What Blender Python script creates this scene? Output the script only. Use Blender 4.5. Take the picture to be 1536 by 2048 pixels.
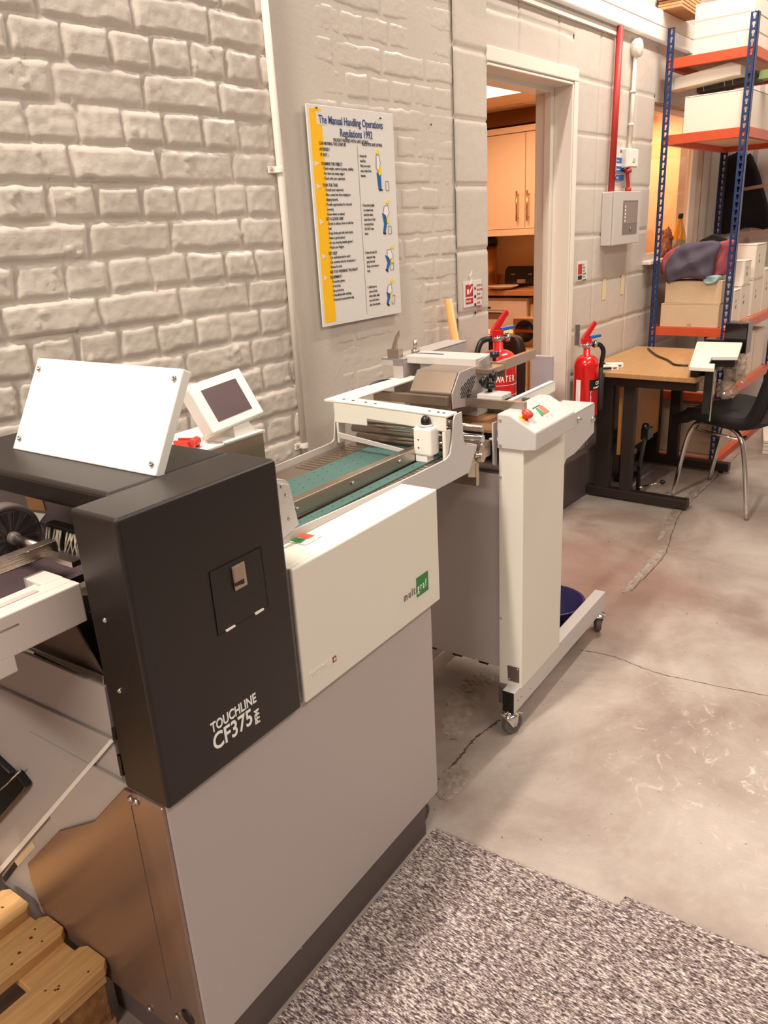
import bpy, bmesh, math, random
import numpy as np
from mathutils import Vector, Matrix, Euler
random.seed(7)
for o in list(bpy.data.objects): bpy.data.objects.remove(o)
S = bpy.context.scene
COL = S.collection

# ------------------------------------------------------------------ camera
CAM = Vector((0.0, -1.71743533, 1.42))
RIGHT = Vector((0.6169581608818546, -0.7851839054222934, -0.053374735475454446))
UP = Vector((0.3010519195425486, 0.17280093021453735, 0.9378206546332502))
FWD = Vector((0.7271384802505136, 0.5946646728895081, -0.342992066025131))
FPX = 1544.0941
cd = bpy.data.cameras.new('camera'); cam = bpy.data.objects.new('camera', cd); COL.objects.link(cam)
cd.sensor_fit = 'VERTICAL'; cd.sensor_height = 24.0; cd.sensor_width = 18.0; cd.lens = FPX / 2048 * 24.0
cd.clip_start = 0.02
M4 = Matrix(((RIGHT.x, UP.x, -FWD.x, CAM.x), (RIGHT.y, UP.y, -FWD.y, CAM.y), (RIGHT.z, UP.z, -FWD.z, CAM.z), (0, 0, 0, 1)))
cam.matrix_world = M4
S.camera = cam

# ------------------------------------------------------------------ light and exposure
S.view_settings.view_transform = 'Standard'
S.view_settings.look = 'None'
S.view_settings.gamma = 1.0
S.view_settings.use_curve_mapping = False
S.view_settings.exposure = 0.0
wd = bpy.data.worlds.new('hall_air'); S.world = wd; wd.use_nodes = True
wd.node_tree.nodes['Background'].inputs[0].default_value = (1.0, 0.78, 0.66, 1)
wd.node_tree.nodes['Background'].inputs[1].default_value = 0.27
def area(name, loc, sx, sy, power, col, rot=(0, 0, 0), spread=180):
    l = bpy.data.lights.new(name, 'AREA'); l.shape = 'RECTANGLE'; l.size = sx; l.size_y = sy
    l.energy = power; l.color = col; l.spread = math.radians(spread)
    o = bpy.data.objects.new(name, l); COL.objects.link(o); o.location = loc; o.rotation_euler = rot
    return o
WARM = (1.0, 0.90, 0.78)
area('hall_tube_light_near_wall', (-0.3, -0.50, 4.3), 1.4, 0.14, 188, WARM)
area('hall_tube_light_far', (4.0, -0.8, 3.4), 1.6, 0.12, 78, WARM)
area('hall_tube_light_aisle', (1.7, -2.5, 3.0), 2.4, 0.3, 52, WARM)
area('hall_tube_light_rear', (-4.5, -2.4, 3.4), 0.6, 2.0, 300, WARM)
area('kitchen_light', (4.5, 1.2, 2.15), 1.0, 0.6, 20, (1.0, 0.50, 0.35))
area('kitchen_fill_deep', (5.55, 0.48, 2.05), 0.5, 0.4, 15, (1.0, 0.60, 0.42))  # added fill without a fitting, brightens the back wall behind the window

# ------------------------------------------------------------------ measuring: from a sight line to a point on a known plane
TH = math.radians(3.6)
OL = Vector((0.0555208, -0.8824779, 0.0))
U = Vector((math.cos(TH), math.sin(TH), 0)); W = Vector((-math.sin(TH), math.cos(TH), 0))
def ray(x, y): return RIGHT * ((x - 768) / FPX) + UP * ((1024 - y) / FPX) + FWD
def wx(x, y, v): d = ray(x, y); return CAM + d * ((v - CAM.x) / d.x)
def wy(x, y, v=0.0): d = ray(x, y); return CAM + d * ((v - CAM.y) / d.y)
def wz(x, y, v=0.0): d = ray(x, y); return CAM + d * ((v - CAM.z) / d.z)
def loc(P): d = P - OL; return Vector((d.dot(U), d.dot(W), d.z))
def mu(x, y, u): d = ray(x, y); return loc(CAM + d * ((u - (CAM - OL).dot(U)) / d.dot(U)))
def mv(x, y, v): d = ray(x, y); return loc(CAM + d * ((v - (CAM - OL).dot(W)) / d.dot(W)))
def mz(x, y, z): return loc(wz(x, y, z))

# ------------------------------------------------------------------ materials
MATS = {}
def srgb(c):
    return tuple(((v / 255) / 12.92 if v / 255 <= 0.04045 else ((v / 255 + 0.055) / 1.055) ** 2.4) for v in c) + (1,)
def mat(name, col, rough=0.5, metal=0.0, bump=0.0, bscale=200.0, var=0.0, vscale=8.0, emit=0.0, coat=0.0, stretch=None, alpha=None, spec=None):
    if name in MATS: return MATS[name]
    m = bpy.data.materials.new(name); m.use_nodes = True; nt = m.node_tree; b = nt.nodes['Principled BSDF']
    c = srgb(col)
    b.inputs['Base Color'].default_value = c; b.inputs['Roughness'].default_value = rough; b.inputs['Metallic'].default_value = metal
    if coat: b.inputs['Coat Weight'].default_value = coat
    if spec is not None: b.inputs['Specular IOR Level'].default_value = spec
    tc = nt.nodes.new('ShaderNodeTexCoord'); mp = nt.nodes.new('ShaderNodeMapping'); nt.links.new(tc.outputs['Object'], mp.inputs[0])
    if stretch: mp.inputs['Scale'].default_value = stretch
    n = nt.nodes.new('ShaderNodeTexNoise'); n.inputs['Scale'].default_value = vscale; n.inputs['Detail'].default_value = 5
    nt.links.new(mp.outputs[0], n.inputs['Vector'])
    r = nt.nodes.new('ShaderNodeValToRGB'); nt.links.new(n.outputs['Fac'], r.inputs[0])
    lo = tuple(max(0, x * (1 - var)) for x in c[:3]) + (1,); hi = tuple(min(1, x * (1 + var)) for x in c[:3]) + (1,)
    r.color_ramp.elements[0].position = 0.3; r.color_ramp.elements[1].position = 0.7
    r.color_ramp.elements[0].color = lo; r.color_ramp.elements[1].color = hi
    nt.links.new(r.outputs[0], b.inputs['Base Color'])
    if bump:
        n2 = nt.nodes.new('ShaderNodeTexNoise'); n2.inputs['Scale'].default_value = bscale; n2.inputs['Detail'].default_value = 3
        nt.links.new(mp.outputs[0], n2.inputs['Vector'])
        bp = nt.nodes.new('ShaderNodeBump'); bp.inputs['Strength'].default_value = bump; bp.inputs['Distance'].default_value = 0.002
        nt.links.new(n2.outputs['Fac'], bp.inputs['Height']); nt.links.new(bp.outputs[0], b.inputs['Normal'])
    if emit:
        b.inputs['Emission Color'].default_value = c; b.inputs['Emission Strength'].default_value = emit
    if alpha is not None: b.inputs['Alpha'].default_value = alpha
    MATS[name] = m; return m
def glass(name, col, rough=0.0, thin=True):
    m = bpy.data.materials.new(name); m.use_nodes = True; nt = m.node_tree
    out = nt.nodes['Material Output']; nt.nodes.remove(nt.nodes['Principled BSDF'])
    g = nt.nodes.new('ShaderNodeBsdfGlossy'); g.inputs['Roughness'].default_value = rough + 0.02
    t = nt.nodes.new('ShaderNodeBsdfTransparent'); t.inputs[0].default_value = srgb(col)
    f = nt.nodes.new('ShaderNodeLayerWeight'); f.inputs['Blend'].default_value = 0.5; pw_ = nt.nodes.new('ShaderNodeMath'); pw_.operation = 'POWER'; nt.links.new(f.outputs['Facing'], pw_.inputs[0]); pw_.inputs[1].default_value = 5.0
    ad_ = nt.nodes.new('ShaderNodeMath'); ad_.operation = 'MULTIPLY_ADD'; nt.links.new(pw_.outputs[0], ad_.inputs[0]); ad_.inputs[1].default_value = 0.9; ad_.inputs[2].default_value = 0.04
    mx = nt.nodes.new('ShaderNodeMixShader'); nt.links.new(ad_.outputs[0], mx.inputs[0]); nt.links.new(t.outputs[0], mx.inputs[1]); nt.links.new(g.outputs[0], mx.inputs[2])
    nt.links.new(mx.outputs[0], out.inputs[0]); return m
white = mat('white_powder_coat', (238, 234, 226), 0.42, bump=0.15, bscale=900)
cream = mat('cream_powder_coat', (226, 221, 208), 0.45, bump=0.15, bscale=900)
greyp = mat('light_grey_enamel', (178, 168, 164), 0.38, bump=0.12, bscale=700)
grey2 = mat('pale_grey_enamel', (200, 194, 190), 0.42, bump=0.1, bscale=700)
graph = mat('charcoal_paint', (29, 20, 18), 0.38, bump=0.12, bscale=900)
dgrey = mat('dark_grey_metal', (92, 82, 78), 0.45)
steel = mat('brushed_steel', (188, 176, 164), 0.28, 1.0, bump=0.25, bscale=60, stretch=(1, 1, 14), var=0.08, vscale=3)
satin = mat('satin_steel_sheet', (176, 158, 142), 0.24, 0.85, bump=0.08, bscale=30, var=0.05, vscale=2)
chrome = mat('chrome', (215, 210, 205), 0.12, 1.0)
black = mat('black_plastic', (22, 19, 19), 0.35)
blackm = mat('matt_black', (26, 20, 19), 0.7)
rubber = mat('grey_rubber', (92, 86, 84), 0.6)
green = mat('green_belt', (72, 104, 98), 0.6, bump=0.1, bscale=400)
greenl = mat('green_label', (40, 130, 62), 0.5)
redl = mat('orange_red_label', (240, 96, 70), 0.5)
redp = mat('signal_red_paint', (205, 14, 16), 0.22, coat=0.6)
redt = mat('red_tool_plastic', (226, 60, 48), 0.4)
blue = mat('blue_plastic', (20, 92, 180), 0.4)
yellow = mat('yellow_plastic', (245, 214, 40), 0.5)
ink = mat('white_lettering', (245, 243, 238), 0.5)
inkb = mat('black_lettering', (34, 30, 34), 0.6)
inkg = mat('grey_lettering', (108, 104, 98), 0.6)
inkn = mat('navy_lettering', (24, 58, 120), 0.6)
board = mat('poster_board', (222, 218, 212), 0.35)
yell = mat('poster_yellow', (250, 190, 8), 0.4)
wallp = mat('white_wall_paint', (202, 192, 181), 0.38, bump=0.35, bscale=90, var=0.03, vscale=4)
trimp = mat('white_gloss_paint', (234, 226, 214), 0.3)
card = mat('white_cardboard', (232, 220, 204), 0.8, var=0.03, vscale=6)
cardt = mat('tan_cardboard', (206, 178, 146), 0.85, var=0.05, vscale=6)
kraft = mat('brown_kraft_cardboard', (200, 152, 108), 0.8, var=0.06, vscale=9)
cream_k = mat('cream_kitchen_front', (246, 226, 190), 0.4)
kwall = mat('kitchen_wall_paint', (246, 216, 168), 0.7)
bluest = mat('blue_rack_paint', (19, 46, 94), 0.4, var=0.15, vscale=30)
navyst = mat('navy_rack_paint', (26, 34, 72), 0.4, var=0.12, vscale=30)
orange = mat('orange_beam_paint', (200, 78, 40), 0.4, var=0.06, vscale=20)
chip = mat('chipboard', (206, 176, 150), 0.8, var=0.08, vscale=60)
deskw = mat('oak_veneer', (180, 136, 90), 0.42, var=0.10, vscale=6, stretch=(1, 12, 1))
deskb = mat('brown_board', (176, 116, 52), 0.5, var=0.06, vscale=6)
brownf = mat('dark_brown_frame', (36, 24, 20), 0.5)
wood = mat('pine_plank', (206, 160, 104), 0.6, var=0.16, vscale=7, stretch=(1.2, 16, 16), bump=0.3, bscale=40)
wood_b = mat('chipboard_block', (150, 106, 60), 0.9, var=0.35, vscale=60, bump=0.8, bscale=120)
stickw = mat('broom_handle_wood', (214, 158, 92), 0.5, var=0.1, vscale=9, stretch=(6, 6, 1))
plaid = mat('plum_grey_fabric', (86, 78, 92), 0.95, bump=0.5, bscale=300, var=0.1, vscale=9)
pinkf = mat('rose_fabric', (170, 82, 92), 0.95, bump=0.5, bscale=300, var=0.1, vscale=12)
cloth_k = mat('black_fabric', (24, 20, 24), 0.95, var=0.2, vscale=8)
greyblk = mat('grey_plinth_paint', (92, 80, 78), 0.5)

# ------------------------------------------------------------------ mesh helpers
class MB:
    def __init__(s): s.v = []; s.f = []; s.mi = []; s.sm = []
    def add(s, vs, fs, mi=0, smooth=False):
        k = len(s.v); s.v += [tuple(v) for v in vs]
        for f in fs: s.f.append([k + i for i in f]); s.mi.append(mi); s.sm.append(smooth)
        return s
    def box(s, a, b, mi=0):
        x0, y0, z0 = [min(a[i], b[i]) for i in range(3)]; x1, y1, z1 = [max(a[i], b[i]) for i in range(3)]
        v = [(x0, y0, z0), (x1, y0, z0), (x1, y1, z0), (x0, y1, z0), (x0, y0, z1), (x1, y0, z1), (x1, y1, z1), (x0, y1, z1)]
        return s.add(v, [(0, 3, 2, 1), (4, 5, 6, 7), (0, 1, 5, 4), (1, 2, 6, 5), (2, 3, 7, 6), (3, 0, 4, 7)], mi)
    def hexa(s, p8, mi=0):
        return s.add(p8, [(0, 3, 2, 1), (4, 5, 6, 7), (0, 1, 5, 4), (1, 2, 6, 5), (2, 3, 7, 6), (3, 0, 4, 7)], mi)
    def prism(s, poly, off, mi=0):
        """poly: list of 3-D points in one plane; off: extrusion vector"""
        poly = [Vector(q) for q in poly]; off = Vector(off); n = len(poly)
        nm = Vector((0, 0, 0))
        for i in range(n): nm += (poly[i] - poly[0]).cross(poly[(i + 1) % n] - poly[0])
        if nm.dot(off) > 0: poly = poly[::-1]
        v = poly + [q + off for q in poly]
        f = [tuple(range(n)), tuple(range(2 * n - 1, n - 1, -1))] + [((i + 1) % n, i, n + i, n + (i + 1) % n) for i in range(n)]
        return s.add(v, f, mi)
    def tube(s, pts, r, n=12, mi=0, cap=True):
        pts = [Vector(q) for q in pts]; rs = r if isinstance(r, (list, tuple)) else [r] * len(pts)
        rings = []; prev = None
        for i, q in enumerate(pts):
            t = ((pts[min(i + 1, len(pts) - 1)] - pts[max(i - 1, 0)])).normalized()
            if prev is None:
                a = t.orthogonal().normalized()
            else:
                a = (prev - t * prev.dot(t)).normalized()
            prev = a; b = t.cross(a)
            rings.append([q + (a * math.cos(2 * math.pi * k / n) + b * math.sin(2 * math.pi * k / n)) * rs[i] for k in range(n)])
        v = [w for rg in rings for w in rg]; f = []
        for i in range(len(pts) - 1):
            for k in range(n):
                f.append((i * n + k, i * n + (k + 1) % n, (i + 1) * n + (k + 1) % n, (i + 1) * n + k))
        s.add(v, f, mi, True)
        if cap:
            k0 = len(s.v) - len(v)
            s.f.append([k0 + i for i in range(n)][::-1]); s.mi.append(mi); s.sm.append(False)
            s.f.append([k0 + (len(pts) - 1) * n + i for i in range(n)]); s.mi.append(mi); s.sm.append(False)
        return s
    def cyl(s, a, b, r, n=20, mi=0): return s.tube([a, b], r, n, mi)
    def lathe(s, base, axis, prof, n=28, mi=0):
        """prof: (radius, height) along axis"""
        base = Vector(base); ax = Vector(axis).normalized(); a = ax.orthogonal().normalized(); b = ax.cross(a)
        v = []; f = []
        for r_, h in prof:
            for k in range(n): v.append(base + ax * h + (a * math.cos(2 * math.pi * k / n) + b * math.sin(2 * math.pi * k / n)) * max(r_, 1e-5))
        for i in range(len(prof) - 1):
            for k in range(n): f.append((i * n + k, i * n + (k + 1) % n, (i + 1) * n + (k + 1) % n, (i + 1) * n + k))
        return s.add(v, f, mi, True)
    def build(s, name, mats, parent=None, bevel=0.0, seg=2, loc_=None, rot=None):
        me = bpy.data.meshes.new(name); me.from_pydata(s.v, [], s.f)
        if not isinstance(mats, (list, tuple)): mats = [mats]
        for m in mats: me.materials.append(m)
        me.polygons.foreach_set('material_index', s.mi); me.polygons.foreach_set('use_smooth', s.sm); me.update()
        o = bpy.data.objects.new(name, me); COL.objects.link(o)
        if parent is not None: o.parent = parent
        if loc_ is not None: o.location = loc_
        if rot is not None: o.rotation_euler = rot
        if bevel:
            b = o.modifiers.new('bevel', 'BEVEL'); b.width = bevel; b.segments = seg; b.limit_method = 'ANGLE'; b.angle_limit = math.radians(40)
            b.harden_normals = False
        return o
def tag(o, label=None, cat=None, group=None, kind=None):
    if label: o['label'] = label
    if cat: o['category'] = cat
    if group: o['group'] = group
    if kind: o['kind'] = kind
    return o
def empty(name, loc_=(0, 0, 0), rz=0.0, label=None, cat=None, group=None):
    o = bpy.data.objects.new(name, None); COL.objects.link(o); o.location = loc_; o.rotation_euler = (0, 0, rz); o.empty_display_size = 0.05
    return tag(o, label, cat, group)
def machine(name, label, cat): return empty(name, OL, TH, label, cat)
def struct(o): o['kind'] = 'structure'; return o
def text(name, body, size, m, parent, at, rot, align='LEFT', ext=0.0004, spacing=1.0, sx=1.0, line=1.0, off=0.0, shear=0.0):
    c = bpy.data.curves.new(name, 'FONT'); c.body = body; c.size = size; c.extrude = ext; c.align_x = align
    c.space_character = spacing; c.space_line = line; c.offset = off; c.shear = shear; c.resolution_u = 3
    t = bpy.data.objects.new(name + '_curve', c); COL.objects.link(t)
    me = bpy.data.meshes.new_from_object(t.evaluated_get(bpy.context.evaluated_depsgraph_get())); bpy.data.objects.remove(t); bpy.data.curves.remove(c)
    me.materials.clear(); me.materials.append(m)
    o = bpy.data.objects.new(name, me); COL.objects.link(o); o.parent = parent; o.location = at; o.rotation_euler = rot; o.scale = (sx, 1, 1)
    return o
def screws(name, m, parent, items, nrm, r=0.005, h=0.004):
    for at in items:
        b = MB(); screw(b, at, nrm, r, h); b.build(name, m, parent)
FV = (math.pi / 2, 0, 0)                # lettering on a face that looks to -y / -v
FU = (math.pi / 2, 0, -math.pi / 2)     # lettering on a face that looks to -x / -u
def smooth(pts, n=6):
    pts = [Vector(q) for q in pts]; out = []
    P = [pts[0]] + pts + [pts[-1]]
    for i in range(1, len(P) - 2):
        for k in range(n):
            t = k / n; a, b, c, d = P[i - 1], P[i], P[i + 1], P[i + 2]
            out.append(0.5 * ((2 * b) + (c - a) * t + (2 * a - 5 * b + 4 * c - d) * t * t + (3 * b - a - 3 * c + d) * t ** 3))
    out.append(pts[-1]); return out
def clone(root, loc_=None, rz=None, label=None):
    r = root.copy(); COL.objects.link(r)
    if loc_ is not None: r.location = loc_
    if rz is not None: r.rotation_euler = (0, 0, rz)
    if label: r['label'] = label
    for ch in root.children:
        c = ch.copy(); COL.objects.link(c); c.parent = r
        for gch in ch.children:
            d = gch.copy(); COL.objects.link(d); d.parent = c
    return r

# ================================================================== THE ROOM
# ---- floor
def floor_mat():
    m = bpy.data.materials.new('painted_concrete_floor'); m.use_nodes = True; nt = m.node_tree; b = nt.nodes['Principled BSDF']; L = nt.links
    tc = nt.nodes.new('ShaderNodeTexCoord')
    def noise(sc, det=6, rough=0.6, dist=0.0):
        n = nt.nodes.new('ShaderNodeTexNoise'); n.inputs['Scale'].default_value = sc; n.inputs['Detail'].default_value = det
        n.inputs['Roughness'].default_value = rough; n.inputs['Distortion'].default_value = dist; L.new(tc.outputs['Object'], n.inputs['Vector']); return n
    a = noise(2.2, 8, 0.6, 0.4); r = nt.nodes.new('ShaderNodeValToRGB'); L.new(a.outputs['Fac'], r.inputs[0])
    r.color_ramp.elements[0].position = 0.35; r.color_ramp.elements[0].color = srgb((138, 120, 110))
    r.color_ramp.elements[1].position = 0.65; r.color_ramp.elements[1].color = srgb((178, 166, 157))
    # worn pale scuffs
    s = noise(14, 12, 0.72, 1.2); rs = nt.nodes.new('ShaderNodeValToRGB'); L.new(s.outputs['Fac'], rs.inputs[0])
    rs.color_ramp.elements[0].position = 0.56; rs.color_ramp.elements[0].color = (0, 0, 0, 1)
    rs.color_ramp.elements[1].position = 0.64; rs.color_ramp.elements[1].color = (1, 1, 1, 1)
    # region of wear near (2.0,-1.55)
    sep = nt.nodes.new('ShaderNodeVectorMath'); sep.operation = 'DISTANCE'; L.new(tc.outputs['Object'], sep.inputs[0]); sep.inputs[1].default_value = (1.95, -1.42, 0)
    mr = nt.nodes.new('ShaderNodeMapRange'); L.new(sep.outputs['Value'], mr.inputs[0]); mr.inputs[1].default_value = 0.12; mr.inputs[2].default_value = 0.55
    mr.inputs[3].default_value = 0.55; mr.inputs[4].default_value = 0.04
    mm = nt.nodes.new('ShaderNodeMath'); mm.operation = 'MULTIPLY'; L.new(rs.outputs[0], mm.inputs[0]); L.new(mr.outputs[0], mm.inputs[1])
    mx = nt.nodes.new('ShaderNodeMix'); mx.data_type = 'RGBA'; L.new(mm.outputs[0], mx.inputs[0]); L.new(r.outputs[0], mx.inputs[6]); mx.inputs[7].default_value = srgb((226, 214, 202))
    # reddish unpainted area
    d2 = nt.nodes.new('ShaderNodeVectorMath'); d2.operation = 'DISTANCE'; L.new(tc.outputs['Object'], d2.inputs[0]); d2.inputs[1].default_value = (2.75, -0.45, 0)
    n3 = noise(3.0, 4); ad = nt.nodes.new('ShaderNodeMath'); ad.operation = 'MULTIPLY_ADD'; L.new(n3.outputs['Fac'], ad.inputs[0]); ad.inputs[1].default_value = 0.5; L.new(d2.outputs['Value'], ad.inputs[2])
    m2 = nt.nodes.new('ShaderNodeMapRange'); L.new(ad.outputs[0], m2.inputs[0]); m2.inputs[1].default_value = 0.55; m2.inputs[2].default_value = 0.85; m2.inputs[3].default_value = 0.62; m2.inputs[4].default_value = 0.0
    mx2 = nt.nodes.new('ShaderNodeMix'); mx2.data_type = 'RGBA'; L.new(m2.outputs[0], mx2.inputs[0]); L.new(mx.outputs[2], mx2.inputs[6]); mx2.inputs[7].default_value = srgb((138, 98, 82))
    # dark specks
    sp = noise(70, 2, 0.5); rp = nt.nodes.new('ShaderNodeValToRGB'); L.new(sp.outputs['Fac'], rp.inputs[0])
    rp.color_ramp.elements[0].position = 0.245; rp.color_ramp.elements[0].color = (1, 1, 1, 1); rp.color_ramp.elements[1].position = 0.265; rp.color_ramp.elements[1].color = (0, 0, 0, 1)
    mx3 = nt.nodes.new('ShaderNodeMix'); mx3.data_type = 'RGBA'; L.new(rp.outputs[0], mx3.inputs[0]); L.new(mx2.outputs[2], mx3.inputs[6]); mx3.inputs[7].default_value = srgb((70, 58, 54))
    L.new(mx3.outputs[2], b.inputs['Base Color'])
    rr = nt.nodes.new('ShaderNodeMapRange'); L.new(s.outputs['Fac'], rr.inputs[0]); rr.inputs[3].default_value = 0.30; rr.inputs[4].default_value = 0.5; L.new(rr.outputs[0], b.inputs['Roughness'])
    bn = noise(26, 10, 0.7, 0.8); bp = nt.nodes.new('ShaderNodeBump'); bp.inputs['Strength'].default_value = 0.28; bp.inputs['Distance'].default_value = 0.006
    L.new(bn.outputs['Fac'], bp.inputs['Height']); L.new(bp.outputs[0], b.inputs['Normal'])
    return m
fl = MB().box((-3.5, -4.5, -0.05), (8.0, 3.5, 0.0)).build('floor', floor_mat()); struct(fl)
conc = mat('rough_concrete', (156, 142, 131), 0.35, bump=0.6, bscale=90, var=0.25, vscale=30)
cdark = mat('concrete_crack', (88, 68, 58), 0.9)
# broken expansion joint and chipped screed: raised real relief on the floor
def relief(name, path, half, amp, m, seed, step=0.012):
    rng = np.random.RandomState(seed); b = MB(); pts = smooth([(q[0], q[1], 0) for q in path], 14)
    nw = 9; vs = []; fs = []
    for i, q in enumerate(pts):
        t = (pts[min(i + 1, len(pts) - 1)] - pts[max(i - 1, 0)]).normalized(); s_ = Vector((-t.y, t.x, 0))
        env = math.sin(math.pi * min(1, max(0.02, i / (len(pts) - 1)))) ** 0.5
        for k in range(nw):
            w = (k / (nw - 1) - 0.5) * 2
            h = amp * env * max(0, 1 - w * w) * (0.3 + rng.rand()) + 0.0006 * (1 - abs(w))
            jit = half * (0.8 + 0.3 * rng.rand())
            vs.append(q + s_ * w * jit * env + Vector((rng.randn() * 0.002, rng.randn() * 0.002, h - (0.002 if abs(w) == 1 else 0))))
    for i in range(len(pts) - 1):
        for k in range(nw - 1): fs.append((i * nw + k, i * nw + k + 1, (i + 1) * nw + k + 1, (i + 1) * nw + k))
    b.add(vs, fs, 0, False); o = b.build(name, m, fl); return o
relief('joint_ridge', [(2.75, -0.685), (3.0, -0.675), (3.3, -0.66)], 0.022, 0.006, conc, 1)
relief('joint_ridge', [(3.35, -0.61), (3.8, -0.55), (4.3, -0.535), (4.9, -0.52)], 0.03, 0.004, conc, 2)
def crack(path, wdt, seed):
    rng = np.random.RandomState(seed); pts = smooth([(q[0], q[1], 0) for q in path], 22); b = MB(); L_ = []; R_ = []
    for i, q in enumerate(pts):
        t = (pts[min(i + 1, len(pts) - 1)] - pts[max(i - 1, 0)]).normalized(); s_ = Vector((-t.y, t.x, 0)); j = rng.randn() * 0.0016
        w = wdt * (0.4 + rng.rand()); L_.append(q + s_ * (j + w) + Vector((0, 0, 0.0008))); R_.append(q + s_ * (j - w) + Vector((0, 0, 0.0008)))
    n = len(pts); b.add(L_ + R_, [(i, i + 1, n + i + 1, n + i) for i in range(n - 1)]); return b.build('crack', cdark, fl)
crack([(2.78, -0.705), (3.2, -0.69), (3.5, -0.625), (3.8, -0.575), (4.3, -0.56), (4.95, -0.535)], 0.0022, 3)
crack([tuple(wz(x, y)[:2]) for x, y in ((1160, 1300), (1205, 1308), (1240, 1318), (1330, 1350), (1536, 1392))], 0.0012, 4)
crack([tuple(wz(x, y)[:2]) for x, y in ((878, 1560), (915, 1520), (950, 1478), (1000, 1440))], 0.003, 5)
relief('chipped_screed', [tuple(wz(x, y)[:2]) for x, y in ((905, 1480), (912, 1440), (935, 1390), (960, 1362), (1000, 1352))], 0.06, 0.007, conc, 6)
relief('chipped_screed', [tuple(wz(x, y)[:2]) for x, y in ((885, 1600), (905, 1560), (930, 1530))], 0.045, 0.006, conc, 7)

# ---- carpet tiles
def carpet_mat():
    m = bpy.data.materials.new('speckled_carpet_pile'); m.use_nodes = True; nt = m.node_tree; b = nt.nodes['Principled BSDF']; L = nt.links
    tc = nt.nodes.new('ShaderNodeTexCoord'); mp = nt.nodes.new('ShaderNodeMapping'); L.new(tc.outputs['Object'], mp.inputs[0]); mp.inputs['Scale'].default_value = (3.6, 1.0, 1)
    n = nt.nodes.new('ShaderNodeTexNoise'); n.inputs['Scale'].default_value = 92; n.inputs['Detail'].default_value = 5; n.inputs['Roughness'].default_value = 0.72; L.new(mp.outputs[0], n.inputs['Vector'])
    r = nt.nodes.new('ShaderNodeValToRGB'); L.new(n.outputs['Fac'], r.inputs[0]); e = r.color_ramp.elements
    e[0].position = 0.40; e[0].color = srgb((52, 42, 46)); e[1].position = 0.64; e[1].color = srgb((236, 226, 218))
    k = r.color_ramp.elements.new(0.5); k.color = srgb((138, 118, 116))
    L.new(r.outputs[0], b.inputs['Base Color']); b.inputs['Roughness'].default_value = 0.95
    bp = nt.nodes.new('ShaderNodeBump'); bp.inputs['Strength'].default_value = 0.8; bp.inputs['Distance'].default_value = 0.004; L.new(n.outputs['Fac'], bp.inputs['Height']); L.new(bp.outputs[0], b.inputs['Normal'])
    return m
pe = [Vector((-1.6, -0.985, 0)), Vector((1.246, -0.803, 0)), Vector((1.285, -1.263, 0)), Vector((1.317, -1.267, 0)), Vector((1.342, -1.60, 0)), Vector((1.50, -3.6, 0)), Vector((-1.6, -3.6, 0))]
cp = MB().prism(pe, (0, 0, 0.007)).build('carpet', carpet_mat())
tag(cp, 'grey speckled carpet tiles laid on the floor in front of the machine', 'carpet')

# ---- the painted brick and block wall, with real relief
rng = np.random.RandomState(11)
def vnoise(X, Z, sc, seed):
    r_ = np.random.RandomState(seed); G = r_.rand(257, 257); x = X * sc + 37.3; z = Z * sc + 11.7
    xi = np.floor(x).astype(int); zi = np.floor(z).astype(int); fx = x - xi; fz = z - zi; fx = fx * fx * (3 - 2 * fx); fz = fz * fz * (3 - 2 * fz)
    g = lambda a, b_: G[a % 257, b_ % 257]
    return (g(xi, zi) * (1 - fx) + g(xi + 1, zi) * fx) * (1 - fz) + (g(xi, zi + 1) * (1 - fx) + g(xi + 1, zi + 1) * fx) * fz - 0.5
def sstep(a, b_, x): t = np.clip((x - a) / (b_ - a), 0, 1); return t * t * (3 - 2 * t)
def brick_h(X, Z):
    wob = vnoise(X, Z, 6, 1) * 0.008 + vnoise(X, Z, 28, 2) * 0.006
    zz = Z + wob + 0.006 * vnoise(X, Z, 2.5, 9); CH = 0.0817; z0 = 1.638
    row = np.floor((zz - z0) / CH).astype(int); tz = (zz - z0) - row * CH
    hdr = (row % 2) == 0
    Lb = np.where(hdr, 0.118, 0.236); xo = np.where(hdr, 0.979, 1.292)
    xx = X + vnoise(X, Z, 11, 3) * 0.014 + (np.sin(row * 12.9898) * 0.5) * 0.028 + np.where(hdr, 0, 0)
    bi = np.floor((xx - xo) / Lb).astype(int); tx = (xx - xo) - bi * Lb
    rid = np.abs(np.sin(bi * 78.233 + row * 37.719)) * 43758.5453; rid = rid - np.floor(rid)
    dx = np.minimum(tx, Lb - tx); dz = np.minimum(tz, CH - tz)
    rough = np.where(X < 1.70, 1.0, 0.42)
    jw = 0.0055 + 0.004 * vnoise(X, Z, 17, 5)
    e = np.minimum(sstep(jw * 0.4, jw + 0.007, dx), sstep(jw * 0.4, jw + 0.007, dz))
    depth = 0.0095 * rough * (1 + 0.5 * vnoise(X, Z, 6, 6) * 2)
    h = e * depth + (rid - 0.5) * 0.005 * rough * e
    h += (vnoise(X, Z, 60, 7) * 0.0022 + vnoise(X, Z, 140, 8) * 0.0012) * rough
    blob = vnoise(X, Z, 75, 12) + 0.5 * vnoise(X, Z, 20, 13)
    h += np.clip(blob - 0.50, 0, 0.1) * 0.06 * rough
    h += vnoise(X, Z, 3, 10) * 0.004 * rough
    fade = 1 - 0.55 * sstep(0.0, 0.12, 0.16 - np.abs(X - 1.80)) * (X > 1.70)
    return h * fade - np.where(X < 1.70, 0.0, 0.006)
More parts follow.
